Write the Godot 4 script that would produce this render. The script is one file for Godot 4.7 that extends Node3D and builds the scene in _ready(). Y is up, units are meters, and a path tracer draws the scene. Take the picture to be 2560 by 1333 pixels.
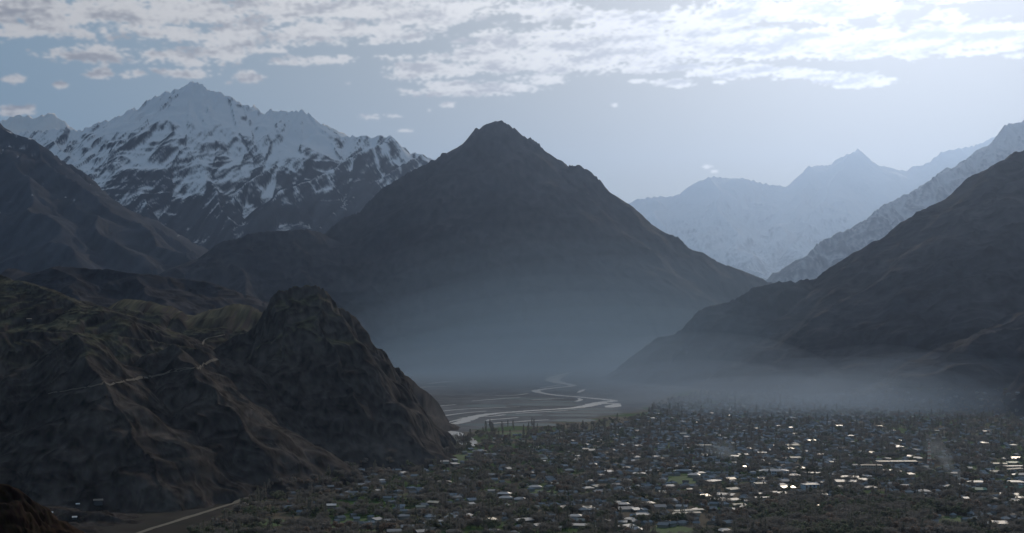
extends Node3D

# A broad mountain valley seen from a hillside 250 m above the valley floor (y = 0), looking towards -z.
const FOCAL := 3517.0
const EYE := 250.0
const TILT := 0.03794
const SUN_AZ := 17.0
const SUN_EL := 23.5

var sun_dir := Vector3.UP
var rng := RandomNumberGenerator.new()

func at(px: float, py: float, depth: float) -> Vector3:
	var x := (px - 1280.0) / FOCAL
	var y := (666.5 - py) / FOCAL
	var c := cos(TILT)
	var s := sin(TILT)
	var k := depth / (c - y * s)
	return Vector3(x * k, EYE + (y * c + s) * k, -depth)

func on_plain(px: float, py: float) -> Vector3:
	var d := at(px, py, 1.0)
	var k := EYE / (EYE - d.y)
	return Vector3(d.x * k, 0.0, -k)

func lin(r: float, g: float, b: float) -> Color:
	return Color(r, g, b).linear_to_srgb()

func tag(o: Node, label := "", category := "", group := "", kind := "") -> void:
	if label: o.set_meta("label", label)
	if category: o.set_meta("category", category)
	if group: o.set_meta("group", group)
	if kind: o.set_meta("kind", kind)

# ---------------------------------------------------------------- relief of one mountain
class Massif:
	var seg_a := PackedVector3Array()
	var seg_b := PackedVector3Array()
	var seg_s := PackedFloat32Array()      # length along the ridge at the start of the segment
	var seg_r := PackedInt32Array()        # number of the ridge
	var cap := PackedFloat32Array()        # slope round the ends
	var front := PackedFloat32Array()
	var back := PackedFloat32Array()
	var jag := PackedFloat32Array()
	var xs := PackedFloat32Array()
	var zs := PackedFloat32Array()
	var gully := 60.0                      # depth of the gullies, m
	var wave := 260.0                      # spacing of the gullies, m
	var steep := 0.0                       # extra drop near the crest
	var steep_run := 200.0
	var bumpy := 0.07
	var twist := 0.55
	var crag := 0.0                        # height of rock outcrops
	var bend := 0.3
	var fan := 60.0                        # height of the debris apron that eases into the plain
	var jag_wave := 90.0
	var floor_y := -12.0
	var paint: Callable
	var heights := []
	var marks := []
	var tops := []
	var noise := FastNoiseLite.new()
	var fine := FastNoiseLite.new()
	var out_n := []
	var out_c := []

	func _init(seed_: int) -> void:
		noise.seed = seed_
		noise.noise_type = FastNoiseLite.TYPE_SIMPLEX
		noise.frequency = 1.0
		noise.fractal_type = FastNoiseLite.FRACTAL_NONE
		fine.seed = seed_ + 7
		fine.noise_type = FastNoiseLite.TYPE_SIMPLEX
		fine.frequency = 1.0
		fine.fractal_type = FastNoiseLite.FRACTAL_FBM
		fine.fractal_octaves = 5

	func ridge(points: Array, f: float, b: float, j := 0.0, end := 0.0) -> void:
		var n := front.size()
		front.append(f)
		back.append(b)
		jag.append(j)
		cap.append(maxf(end, maxf(f, b)))
		var s := 0.0
		for i in points.size() - 1:
			seg_a.append(points[i])
			seg_b.append(points[i + 1])
			seg_s.append(s)
			seg_r.append(n)
			s += Vector2(points[i].x - points[i + 1].x, points[i].z - points[i + 1].z).length()

	func row(j: int) -> void:
		var z_row := zs[j]
		var n := xs.size()
		var hs := PackedFloat32Array()
		var ms := PackedFloat32Array()
		hs.resize(n)
		ms.resize(n)
		var segs := seg_a.size()
		for i in n:
			var sway := wave * bend
			var x := xs[i] + sway * noise.get_noise_2d(xs[i] / (wave * 2.4), z_row / (wave * 2.4))
			var z := z_row + sway * noise.get_noise_2d(xs[i] / (wave * 2.4) + 77.0, z_row / (wave * 2.4))
			var best := -1e9
			var second := -1e9
			var best_r := -1
			var best_s := 0.0
			var best_d := 0.0
			var best_side := 1.0
			for k in segs:
				var a := seg_a[k]
				var b := seg_b[k]
				var r := seg_r[k]
				var top := maxf(a.y, b.y)
				if top < best and top < second:
					continue
				var ex := b.x - a.x
				var ez := b.z - a.z
				var qx := x - a.x
				var qz := z - a.z
				var l2 := ex * ex + ez * ez
				var t := clampf((qx * ex + qz * ez) / l2, 0.0, 1.0)
				var dx := qx - ex * t
				var dz := qz - ez * t
				var d := sqrt(dx * dx + dz * dz)
				var side := ex * qz - ez * qx
				var fall := front[r] if side >= 0.0 else back[r]
				if t <= 0.0 or t >= 1.0:       # past the end of this piece of the ridge
					fall = lerpf(fall, cap[r], smoothstep(0.25, 0.8, absf(dx * ex + dz * ez) / (d * sqrt(l2) + 0.001)))
				var h := a.y + (b.y - a.y) * t - d * fall
				if h > best:
					if r != best_r:
						second = best
					best = h
					best_r = r
					best_s = seg_s[k] + sqrt(l2) * t
					best_d = d
					best_side = 1.0 if side >= 0.0 else -1.0
				elif h > second and r != best_r:
					second = h
			var gap := clampf((best - second) / (gully * 1.2 + 1.0), 0.0, 1.0)
			var u := best_s / wave + best_r * 17.3
			var v := best_d / (wave * 5.0) + best_side * 5.1
			var warp := noise.get_noise_2d(x / (wave * 2.0) + 40.0, z / (wave * 2.0)) * twist
			var g1 := 1.0 - absf(noise.get_noise_2d(u + warp, v))
			var g2 := 1.0 - absf(noise.get_noise_2d(u * 2.3 + warp * 2.0 + 9.0, v * 1.9))
			var g3 := 1.0 - absf(noise.get_noise_2d(u * 5.3 + warp * 3.0 + 3.0, v * 4.1))
			var g4 := absf(noise.get_noise_2d(u * 11.0 + warp * 5.0 + 1.0, v * 9.0))
			var cut := g1 * 0.46 + (1.25 - g2) * 0.26 + g3 * 0.17 + (g4 + 0.45) * 0.11
			var ramp := clampf(best_d / (wave * 0.9), 0.0, 1.0)
			ramp = ramp * (2.0 - ramp)
			var rough := fine.get_noise_2d(x / (wave * 0.8), z / (wave * 0.8))
			var jg := jag[best_r] * (fine.get_noise_2d(best_s / jag_wave, best_r * 9.0) - 0.15)
			jg *= exp(-best_d / (jag_wave * 0.9))
			var y := best - gully * ramp * (0.35 + 0.65 * gap) * (cut - 0.25) + jg
			y += rough * gully * bumpy * ramp
			if crag > 0.0:
				var o := fine.get_noise_2d(best_s / (wave * 0.6) + best_r * 31.0, best_d / (wave * 2.4) + best_side * 9.0)
				y += crag * (smoothstep(0.08, 0.18, o) + 0.7 * smoothstep(0.30, 0.38, o) - 0.3) * ramp - steep * (1.0 - exp(-best_d / steep_run))
			# the debris apron
			if fan > 0.0 and y < fan * 2.0:
				var q := (y + fan * 2.0) / (fan * 4.0)
				y = fan * 2.0 * q * q * 1.0 - (0.0 if q > 0.0 else 60.0) - 1.5 if q > 0.0 else -20.0
			hs[i] = maxf(y, floor_y)
			ms[i] = cut
		heights[j] = hs
		marks[j] = ms

	func finish_row(j: int) -> void:
		var n := xs.size()
		var ns := PackedVector3Array()
		var cs := PackedColorArray()
		ns.resize(n)
		cs.resize(n)
		var j0 := maxi(j - 1, 0)
		var j1 := mini(j + 1, zs.size() - 1)
		var h: PackedFloat32Array = heights[j]
		var h0: PackedFloat32Array = heights[j0]
		var h1: PackedFloat32Array = heights[j1]
		var m: PackedFloat32Array = marks[j]
		for i in n:
			var i0 := maxi(i - 1, 0)
			var i1 := mini(i + 1, n - 1)
			var nx := -(h[i1] - h[i0]) / (xs[i1] - xs[i0])
			var nz := -(h1[i] - h0[i]) / (zs[j1] - zs[j0])
			var nn := Vector3(nx, 1.0, nz).normalized()
			ns[i] = nn
			cs[i] = paint.call(Vector3(xs[i], h[i], zs[j]), nn, m[i], fine)
		out_n[j] = ns
		out_c[j] = cs

	func build() -> ArrayMesh:
		var rows := zs.size()
		var n := xs.size()
		heights.resize(rows)
		marks.resize(rows)
		out_n.resize(rows)
		out_c.resize(rows)
		var job := WorkerThreadPool.add_group_task(row, rows)
		WorkerThreadPool.wait_for_group_task_completion(job)
		job = WorkerThreadPool.add_group_task(finish_row, rows)
		WorkerThreadPool.wait_for_group_task_completion(job)
		var vs := PackedVector3Array()
		var ns := PackedVector3Array()
		var cs := PackedColorArray()
		vs.resize(rows * n)
		for j in rows:
			var h: PackedFloat32Array = heights[j]
			var z := zs[j]
			for i in n:
				vs[j * n + i] = Vector3(xs[i], h[i], z)
			ns.append_array(out_n[j])
			cs.append_array(out_c[j])
		var index := PackedInt32Array()
		index.resize((rows - 1) * (n - 1) * 6)
		var k := 0
		var low := floor_y + 2.0
		for j in rows - 1:
			for i in n - 1:
				var a := j * n + i
				var c := a + n
				if vs[a].y < low and vs[a + 1].y < low and vs[c].y < low and vs[c + 1].y < low:
					continue
				# rows run away from the eye (z falls); front faces run clockwise seen from above
				index[k] = a
				index[k + 1] = c
				index[k + 2] = a + 1
				index[k + 3] = a + 1
				index[k + 4] = c
				index[k + 5] = c + 1
				k += 6
		index.resize(k)
		var arrays := []
		arrays.resize(Mesh.ARRAY_MAX)
		arrays[Mesh.ARRAY_VERTEX] = vs
		arrays[Mesh.ARRAY_NORMAL] = ns
		arrays[Mesh.ARRAY_COLOR] = cs
		arrays[Mesh.ARRAY_INDEX] = index
		var mesh := ArrayMesh.new()
		mesh.add_surface_from_arrays(Mesh.PRIMITIVE_TRIANGLES, arrays)
		return mesh

	func height_at(x: float, z: float) -> float:
		var i := clampi(xs.bsearch(x) - 1, 0, xs.size() - 2)
		var j := 0
		var j_hi := zs.size() - 2
		while j < j_hi:                    # zs falls
			var mid := (j + j_hi + 1) / 2
			if zs[mid] >= z:
				j = mid
			else:
				j_hi = mid - 1
		var fx := clampf((x - xs[i]) / (xs[i + 1] - xs[i]), 0.0, 1.0)
		var fz := clampf((z - zs[j]) / (zs[j + 1] - zs[j]), 0.0, 1.0)
		var a: PackedFloat32Array = heights[j]
		var b: PackedFloat32Array = heights[j + 1]
		return lerpf(lerpf(a[i], a[i + 1], fx), lerpf(b[i], b[i + 1], fx), fz)

# points along a ridge: [px, py, px, py, ...] with the depth (km) going evenly from d0 to d1
func crest(d0: float, d1: float, p: Array) -> Array:
	var out := []
	var n := p.size() / 2
	for i in n:
		var t: float = (p[2 * i] - p[0]) / float(p[p.size() - 2] - p[0]) if p[p.size() - 2] != p[0] else i / float(n - 1)
		out.append(at(p[2 * i], p[2 * i + 1], lerpf(d0, d1, clampf(t, 0.0, 1.0)) * 1000.0))
	return out

# points of a spur: [px, py, km, ...]
func spur(p: Array) -> Array:
	var out := []
	for i in p.size() / 3:
		out.append(at(p[3 * i], p[3 * i + 1], p[3 * i + 2] * 1000.0))
	return out

func steps(from: float, to: float, step: float) -> PackedFloat32Array:
	var out := PackedFloat32Array()
	var n := int(ceil(absf(to - from) / step))
	for i in n + 1:
		out.append(lerpf(from, to, i / float(n)))
	return out

func grid(m: Massif, px0: float, px1: float, depth: float, dx: float, z_near: float, z_far: float, dz: float, z_back := 0.0, dz_back := 100.0) -> void:
	m.xs = steps((px0 - 1280.0) / FOCAL * depth, (px1 - 1280.0) / FOCAL * depth, dx)
	m.zs = steps(-z_near, -z_far, dz)
	if z_back > z_far:
		var more := steps(-z_far, -z_back, dz_back)
		more.remove_at(0)
		m.zs.append_array(more)

var earth: StandardMaterial3D

func terrain(called: String, m: Massif, label: String) -> MeshInstance3D:
	var o := MeshInstance3D.new()
	o.name = called
	o.mesh = m.build()
	o.material_override = earth
	tag(o, label, "", "", "structure")
	add_child(o, true)
	return o

# ---------------------------------------------------------------- the colours of the ground
func paint_snow(p: Vector3, n: Vector3, cut: float, f: FastNoiseLite) -> Color:
	var big := f.get_noise_2d(p.x / 1100.0, p.z / 1100.0)
	var small := f.get_noise_2d(p.x / 120.0 + p.z / 300.0 + 50.0, p.z / 420.0)
	var speck := f.get_noise_2d(p.x / 42.0 + p.z / 60.0, p.z / 120.0 + 20.0)
	var rock := Color(0.042, 0.045, 0.055) * (1.0 + 0.5 * small)
	var v := (p.y - 1780.0) / 480.0 + big * 0.7 + small * 0.9 + speck * 0.7 + (n.y - 0.72) * 3.8 + (cut - 0.60) * 3.6
	return rock.lerp(Color(0.68, 0.67, 0.70), smoothstep(-0.5, 0.65, v))

func paint_spur(p: Vector3, n: Vector3, cut: float, f: FastNoiseLite) -> Color:
	return paint_snow(p - Vector3(0, 620.0 + p.x * 0.03, 0), n, cut, f)

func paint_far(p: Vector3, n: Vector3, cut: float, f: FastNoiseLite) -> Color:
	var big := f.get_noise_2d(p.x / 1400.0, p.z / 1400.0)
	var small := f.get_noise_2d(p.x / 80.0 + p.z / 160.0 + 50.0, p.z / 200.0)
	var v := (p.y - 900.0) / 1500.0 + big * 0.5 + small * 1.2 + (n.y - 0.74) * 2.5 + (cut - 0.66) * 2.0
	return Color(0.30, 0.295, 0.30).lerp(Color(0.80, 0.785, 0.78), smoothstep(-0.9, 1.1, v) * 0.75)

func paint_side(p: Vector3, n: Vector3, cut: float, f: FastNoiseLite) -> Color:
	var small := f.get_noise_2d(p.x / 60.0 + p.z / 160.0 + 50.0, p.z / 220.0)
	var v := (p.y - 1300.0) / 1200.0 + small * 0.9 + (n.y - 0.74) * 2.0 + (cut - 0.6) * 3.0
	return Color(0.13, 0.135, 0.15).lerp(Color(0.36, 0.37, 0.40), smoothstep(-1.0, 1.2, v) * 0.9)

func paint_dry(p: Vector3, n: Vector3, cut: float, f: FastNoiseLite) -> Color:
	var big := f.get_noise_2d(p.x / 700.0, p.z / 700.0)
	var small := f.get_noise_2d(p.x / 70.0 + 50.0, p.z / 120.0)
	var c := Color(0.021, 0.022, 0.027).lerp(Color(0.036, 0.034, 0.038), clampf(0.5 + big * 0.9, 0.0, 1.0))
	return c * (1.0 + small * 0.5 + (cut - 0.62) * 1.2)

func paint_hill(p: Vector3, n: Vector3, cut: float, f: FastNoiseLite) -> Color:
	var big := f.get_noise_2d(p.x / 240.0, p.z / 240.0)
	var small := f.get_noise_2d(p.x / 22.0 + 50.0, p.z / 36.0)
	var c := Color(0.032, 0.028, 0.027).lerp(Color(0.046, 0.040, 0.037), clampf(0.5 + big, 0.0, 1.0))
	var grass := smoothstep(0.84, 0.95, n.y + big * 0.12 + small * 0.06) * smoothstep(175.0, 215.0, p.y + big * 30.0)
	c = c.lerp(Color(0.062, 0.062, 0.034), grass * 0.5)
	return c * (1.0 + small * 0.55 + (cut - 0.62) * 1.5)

func paint_near(p: Vector3, n: Vector3, cut: float, f: FastNoiseLite) -> Color:
	var big := f.get_noise_2d(p.x / 14.0, p.z / 14.0)
	var small := f.get_noise_2d(p.x / 1.6, p.z / 1.6)
	return Color(0.014, 0.011, 0.010).lerp(Color(0.026, 0.017, 0.013), clampf(0.5 + big, 0.0, 1.0)) * (1.0 + small * 0.6)

# ---------------------------------------------------------------- the sky
var cloud_noise := FastNoiseLite.new()
var cloud_fine := FastNoiseLite.new()
var banks := []

func smooth_max(a: float, b: float) -> float:
	return maxf(a, b) + 0.12 * exp(-absf(a - b) * 8.0)

# how the air and the clouds brighten towards the sun
func glare(ang: float) -> float:
	return exp(-sqrt(ang * ang + 0.09) / 0.28)

# brightness of the clear air in a direction
func clear_air(d: Vector3) -> Vector3:
	var ang := acos(clampf(d.dot(sun_dir), -1.0, 1.0))
	var low := exp(-maxf(d.y, 0.0) * 9.0)
	var sky := Vector3(0.11, 0.30, 0.48).lerp(Vector3(0.32, 0.54, 0.68), low)
	return sky + Vector3(2.05, 1.1, 0.12) * glare(ang)

func cloud_at(d: Vector3, px: float, py: float, framed: bool, near: Array) -> Vector3:
	# (how much cloud, how thick, how grey its underside)
	var q := 1.0 / (d.y + 0.035)
	var x := d.x * q
	var z := -d.z * q
	var w1 := cloud_fine.get_noise_2d(x * 4.0, z * 2.5) * 0.10
	var n := cloud_noise.get_noise_2d(x * 5.5 + w1 + z * 0.8, z * 4.0 + w1)
	var n2 := cloud_fine.get_noise_2d(x * 26.0 + z * 5.0, z * 15.0 + w1 * 30.0)
	var grey := cloud_noise.get_noise_2d(x * 3.4 + 90.0 + z * 1.2, z * 3.6 + 12.0)
	var cover := 0.02 + 0.5 * cloud_noise.get_noise_2d(x * 0.55 + 31.0, z * 0.55 + 7.0)
	cover = lerpf(-0.7, cover, smoothstep(0.10, 0.22, d.y))
	if framed:
		var best := -0.75
		for b in near:
			var dx: float = (px - b[0]) / b[2]
			var dy: float = (py - b[1]) / b[3]
			var r := dx * dx + dy * dy
			if r < 5.0:
				best = smooth_max(best, b[4] - 0.68 * r)
		var edge := smoothstep(0.0, 260.0, minf(minf(px + 300.0, 2860.0 - px), py + 260.0))
		cover = lerpf(cover, best, edge)
	var v := cover + n * 0.55 + n2 * 0.42
	return Vector3(smoothstep(-0.02, 0.26, v), clampf(v / 0.9, 0.0, 1.0), smoothstep(0.1, 1.15, v * 0.75 + grey * 1.0 + n2 * 0.3))

func sky_color(d: Vector3, px: float, py: float, framed: bool, near: Array) -> Color:
	var c := clear_air(d)
	if d.y > 0.0:
		var k := cloud_at(d, px, py, framed, near)
		if k.x > 0.0:
			var ang := acos(clampf(d.dot(sun_dir), -1.0, 1.0))
			var glow := glare(ang)
			var rim := Vector3(0.62, 0.60, 0.58) + Vector3(2.7, 2.62, 2.48) * glow
			var core := Vector3(0.22, 0.215, 0.23) + Vector3(2.1, 2.06, 2.02) * glow
			c = c.lerp(rim.lerp(core, k.z), k.x)
	return Color(c.x, c.y, c.z)

func make_sky() -> PanoramaSkyMaterial:
	cloud_noise.seed = 11
	cloud_noise.frequency = 1.0
	cloud_noise.fractal_octaves = 4
	cloud_noise.noise_type = FastNoiseLite.TYPE_SIMPLEX
	cloud_fine.seed = 23
	cloud_fine.frequency = 1.0
	cloud_fine.fractal_octaves = 4
	cloud_fine.noise_type = FastNoiseLite.TYPE_SIMPLEX
	banks = [
		[120, 20, 330, 70, 0.62], [520, 20, 380, 60, 0.62], [860, 74, 300, 36, 0.55], [480, 88, 230, 28, 0.45], [1000, 15, 420, 46, 0.6], [60, 74, 190, 28, 0.5], [700, 105, 260, 18, 0.45],
		[220, 136, 160, 26, 0.5], [470, 140, 180, 30, 0.45], [560, 120, 200, 22, 0.4], [760, 152, 90, 18, 0.45], [860, 150, 40, 14, 0.35], [480, 182, 90, 15, 0.5], [620, 190, 44, 17, 0.65], [250, 182, 48, 14, 0.62], [330, 185, 40, 13, 0.55],
		[35, 200, 30, 13, 0.62], [150, 212, 20, 10, 0.6], [40, 276, 60, 18, 0.6], [400, 178, 20, 8, 0.35],
		[1080, 176, 150, 24, 0.6], [1230, 145, 170, 34, 0.6], [1180, 222, 170, 26, 0.6], [1350, 110, 220, 36, 0.65], [1420, 155, 260, 34, 0.65], [1340, 195, 110, 16, 0.45], [1150, 100, 50, 13, 0.4], [990, 145, 60, 14, 0.4],
		[1640, 90, 300, 44, 0.62], [1560, 132, 290, 36, 0.6], [1700, 58, 250, 34, 0.55], [1480, 40, 180, 34, 0.5], [1900, 110, 300, 40, 0.8], [2200, 108, 330, 34, 0.85], [2440, 92, 220, 38, 0.85], [1330, 20, 150, 24, 0.45],
		[1700, 170, 160, 14, 0.5], [1880, 180, 170, 20, 0.65], [2020, 188, 90, 16, 0.5], [2145, 202, 95, 20, 0.7], [1690, 208, 80, 12, 0.5], [1590, 204, 30, 8, 0.45], [1800, 206, 26, 8, 0.4],
		[1960, 25, 240, 34, 0.8], [2150, 10, 140, 24, 0.7], [2400, 0, 120, 12, 0.45], [2380, 44, 60, 24, 0.55], [2210, 50, 30, 10, 0.45], [2300, 68, 34, 12, 0.5], [2540, 138, 50, 10, 0.4],
		[925, 292, 34, 8, 0.58], [980, 289, 26, 7, 0.5], [1012, 327, 20, 6, 0.58], [1120, 262, 24, 8, 0.4], [1075, 275, 24, 6, 0.25], [1533, 261, 13, 8, 0.4], [1768, 418, 13, 5, 0.6], [1786, 427, 14, 5, 0.6], [870, 208, 14, 5, 0.3], [570, 206, 14, 5, 0.3]]
	var w := 4096
	var h := 3072
	var im := Image.create_empty(512, 256, false, Image.FORMAT_RGBAH)
	for j in 256:
		var el := PI * (0.5 - (j + 0.5) / 256.0)
		for i in 512:
			var az := TAU * (i + 0.5) / 512.0
			var d := Vector3(cos(el) * sin(az), sin(el), -cos(el) * cos(az))
			im.set_pixel(i, j, sky_color(d, 0.0, 0.0, false, []))
	im.resize(w, h, Image.INTERPOLATE_CUBIC)
	# the part of the sky that the valley frames is drawn finer
	var half := 300
	var top := int(h * (0.5 - 17.0 / 180.0))
	var bottom := int(h * 0.5)
	var part := Image.create_empty(half * 2, bottom - top, false, Image.FORMAT_RGBAH)
	var rows := []
	rows.resize(bottom - top)
	var task := func(j: int) -> void:
		var el := PI * (0.5 - (top + j + 0.5) / h)
		var line := PackedColorArray()
		var row_py := 666.5 - tan(el - TILT) * FOCAL
		var near := []
		for b in banks:
			if absf(row_py - b[1]) < b[3] * 2.4 + 90.0:
				near.append(b)
		for i in half * 2:
			var az := TAU * (i - half + 0.5) / w
			var d := Vector3(cos(el) * sin(az), sin(el), -cos(el) * cos(az))
			var c := cos(TILT)
			var s := sin(TILT)
			var fwd := -d.z * c + d.y * s
			line.append(sky_color(d, 1280.0 + d.x / fwd * FOCAL, 666.5 - (d.y * c + d.z * s) / fwd * FOCAL, true, near))
		rows[j] = line
	var job := WorkerThreadPool.add_group_task(task, bottom - top)
	WorkerThreadPool.wait_for_group_task_completion(job)
	for j in bottom - top:
		for i in half * 2:
			part.set_pixel(i, j, rows[j][i])
	im.blit_rect(part, Rect2i(half, 0, half, bottom - top), Vector2i(0, top))
	im.blit_rect(part, Rect2i(0, 0, half, bottom - top), Vector2i(w - half, top))
	var sky := PanoramaSkyMaterial.new()
	sky.panorama = ImageTexture.create_from_image(im)
	return sky

# ----------------------------------------------------------------
func _ready() -> void:
	rng.seed = 4711
	var az := deg_to_rad(SUN_AZ)
	var el := deg_to_rad(SUN_EL)
	sun_dir = Vector3(sin(az) * cos(el), sin(el), -cos(az) * cos(el))

	var cam := Camera3D.new()
	cam.name = "camera"
	cam.position = Vector3(0, EYE, 0)
	cam.rotation.x = TILT
	cam.fov = rad_to_deg(2.0 * atan(666.5 / FOCAL))
	cam.near = 1.0
	cam.far = 90000.0
	add_child(cam)

	var world := WorldEnvironment.new()
	world.name = "world_environment"
	var env := Environment.new()
	env.background_mode = Environment.BG_SKY
	env.sky = Sky.new()
	env.sky.sky_material = make_sky()
	env.background_energy_multiplier = 1.0
	env.tonemap_mode = Environment.TONE_MAPPER_LINEAR
	env.tonemap_exposure = 0.8
	env.sdfgi_enabled = true
	env.ssao_enabled = true
	env.ssil_enabled = true
	env.volumetric_fog_enabled = true
	env.volumetric_fog_density = 0.0000175
	env.volumetric_fog_albedo = Color(0.69, 0.81, 1.0)
	env.volumetric_fog_anisotropy = 0.8
	world.environment = env
	add_child(world)

	var sun := DirectionalLight3D.new()
	sun.name = "sun"
	sun.light_color = Color(1.0, 0.93, 0.84)
	sun.light_energy = 0.8
	sun.light_angular_distance = 0.5
	sun.shadow_enabled = true
	sun.basis = Basis.looking_at(-sun_dir, Vector3.UP)
	add_child(sun)

	earth = StandardMaterial3D.new()
	earth.vertex_color_use_as_albedo = true
	earth.roughness = 1.0
	earth.metallic_specular = 0.1

	build_mountains()
	build_plain()
	build_water()
	build_tracks()
	build_town()
	build_mist()
	print("built in %d ms" % Time.get_ticks_msec())

var left_hill: Massif
var right_mountain: Massif

func build_mountains() -> void:
	# the snow mountain at the head of the side valley
	var m := Massif.new(3)
	m.ridge(crest(15.6, 14.0, [-140, 352, -40, 338, 70, 328, 110, 325, 150, 319, 205, 322, 235, 311, 270, 296, 300, 282, 312, 274, 328, 266, 345, 272, 352, 276, 360, 264, 372, 252, 385, 244, 392, 236, 402, 236, 408, 228, 414, 226, 420, 230, 440, 220, 462, 211, 470, 206, 478, 203, 490, 208, 505, 209, 520, 217, 540, 226, 565, 232, 590, 245, 615, 262, 647, 275, 670, 279, 684, 271, 703, 276, 731, 276, 755, 273, 769, 277, 788, 291, 811, 312, 825, 328, 848, 340, 890, 338, 937, 340, 975, 338, 989, 349, 1017, 370, 1036, 382, 1055, 384, 1083, 396, 1125, 417, 1250, 480]), 0.86, 0.8, 34.0)
	m.ridge(spur([328, 268, 15.2, 356, 286, 15.0, 398, 323, 14.7, 450, 370, 14.3, 492, 412, 13.9, 525, 455, 13.5, 560, 520, 13.0, 600, 600, 12.3]), 0.9, 0.9, 20.0)
	m.ridge(spur([478, 205, 15.1, 492, 232, 14.95, 511, 260, 14.8, 522, 292, 14.6, 553, 351, 14.3, 590, 392, 14.0]), 0.95, 0.95, 20.0)
	m.ridge(spur([755, 275, 14.6, 703, 309, 14.4, 656, 337, 14.25, 609, 380, 14.0]), 0.9, 0.9, 16.0)
	m.ridge(spur([818, 320, 14.5, 750, 375, 14.1, 680, 412, 13.8, 623, 452, 13.5, 575, 510, 13.1]), 0.8, 0.85, 16.0)
	m.ridge(spur([980, 342, 14.25, 890, 386, 13.9, 797, 433, 13.5, 703, 476, 13.1, 640, 530, 12.7]), 0.75, 0.8, 16.0)
	m.ridge(spur([1055, 386, 14.1, 940, 452, 13.6, 850, 522, 13.1, 780, 585, 12.6]), 0.75, 0.8, 16.0)
	m.ridge(spur([240, 312, 15.2, 250, 335, 15.0, 264, 372, 14.6, 290, 412, 14.2, 322, 442, 13.8, 360, 505, 13.2, 400, 570, 12.6]), 0.85, 0.85, 16.0)
	m.ridge(spur([110, 326, 15.4, 135, 362, 14.9, 190, 402, 14.4, 240, 445, 14.0, 285, 510, 13.4]), 0.85, 0.85, 16.0)
	m.gully = 130.0
	m.bend = 0.12
	m.twist = 0.15
	m.wave = 330.0
	m.jag_wave = 110.0
	m.fan = 0.0
	m.floor_y = 150.0
	m.paint = paint_snow
	grid(m, -160, 1260, 15000, 13.5, 11400, 15500, 15.0, 17800, 150.0)
	terrain("snow_mountain", m, "high rugged mountain streaked with snow on its upper slopes, dark blue below")

	m = Massif.new(31)
	m.ridge(crest(22.0, 22.0, [-140, 360, -40, 312, 5, 298, 30, 285, 55, 278, 75, 288, 95, 291, 105, 285, 120, 278, 135, 285, 160, 298, 175, 300, 190, 312, 210, 320, 260, 345]), 0.8, 0.8, 40.0)
	m.ridge(crest(20.0, 20.0, [560, 330, 600, 286, 628, 262, 636, 258, 650, 268, 690, 300]), 0.8, 0.8, 30.0)
	m.ridge(crest(19.0, 19.0, [760, 350, 815, 308, 844, 318, 872, 329, 890, 338, 940, 360, 1000, 420]), 0.8, 0.8, 20.0)
	m.gully = 120.0
	m.wave = 400.0
	m.fan = 0.0
	m.floor_y = 1500.0
	m.paint = paint_far
	grid(m, -160, 1000, 22000, 28.0, 18200, 22600, 60.0, 25000, 300.0)
	terrain("distant_peaks", m, "pale snow peaks far behind the snow mountain")

	# the dark spur that comes down from the picture's edge in front of it
	m = Massif.new(5)
	m.ridge(crest(10.6, 8.6, [-260, 190, -60, 262, 0, 299, 20, 307, 45, 325, 70, 345, 90, 362, 120, 392, 160, 420, 200, 448, 240, 482, 280, 520, 330, 560, 400, 612, 480, 655, 600, 715]), 0.6, 0.8, 14.0)
	m.ridge(spur([0, 305, 10.3, 20, 380, 9.7, 60, 460, 9.2, 120, 560, 8.5, 160, 640, 8.0]), 0.6, 0.6, 8.0)
	m.ridge(spur([160, 425, 9.8, 220, 520, 9.2, 290, 610, 8.6]), 0.6, 0.6, 8.0)
	m.gully = 60.0
	m.wave = 260.0
	m.paint = paint_spur
	m.fan = 30.0
	grid(m, -280, 640, 10400, 11.0, 6600, 10500, 22.0, 13000, 120.0)
	terrain("dark_spur", m, "dark shadowed mountain spur below the snow mountain, flecked with snow at its top")

	# the pyramid
	m = Massif.new(8)
	m.ridge(crest(8.7, 9.6, [600, 860, 700, 728, 740, 672, 790, 612, 830, 565, 880, 530, 920, 498, 960, 472, 1000, 448, 1050, 418, 1083, 400, 1112, 382, 1128, 376, 1145, 378, 1158, 360, 1172, 340, 1185, 324, 1200, 318, 1214, 308, 1225, 304, 1240, 301]), 0.68, 0.8, 16.0)
	m.ridge(crest(9.6, 8.7, [1240, 301, 1262, 305, 1275, 309, 1290, 320, 1310, 335, 1340, 352, 1370, 375, 1400, 402, 1420, 413, 1443, 411, 1460, 422, 1490, 445, 1530, 478, 1570, 510, 1600, 535, 1640, 570, 1690, 592, 1762, 642, 1790, 658, 1821, 698, 1862, 732, 1920, 790, 2000, 880]), 0.68, 0.8, 14.0)
	m.ridge(crest(9.6, 9.9, [1690, 600, 1771, 643, 1820, 662, 1853, 671, 1889, 680, 1953, 708, 2100, 790]), 0.6, 0.7, 6.0)
	m.ridge(spur([1240, 303, 9.58, 1250, 420, 9.1, 1280, 560, 8.5, 1330, 720, 8.0, 1380, 860, 7.5]), 0.72, 0.72, 8.0)
	m.ridge(spur([1150, 377, 9.5, 1100, 520, 8.9, 1050, 680, 8.3, 1000, 850, 7.6]), 0.72, 0.72, 8.0)
	m.ridge(spur([1400, 404, 9.45, 1450, 560, 8.8, 1520, 720, 8.2, 1580, 870, 7.5]), 0.72, 0.72, 8.0)
	m.ridge(spur([1570, 512, 9.2, 1640, 660, 8.8, 1720, 810, 8.2]), 0.72, 0.72, 8.0)
	m.ridge(spur([1000, 450, 9.3, 940, 600, 8.8, 860, 770, 8.1]), 0.72, 0.72, 8.0)
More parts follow.
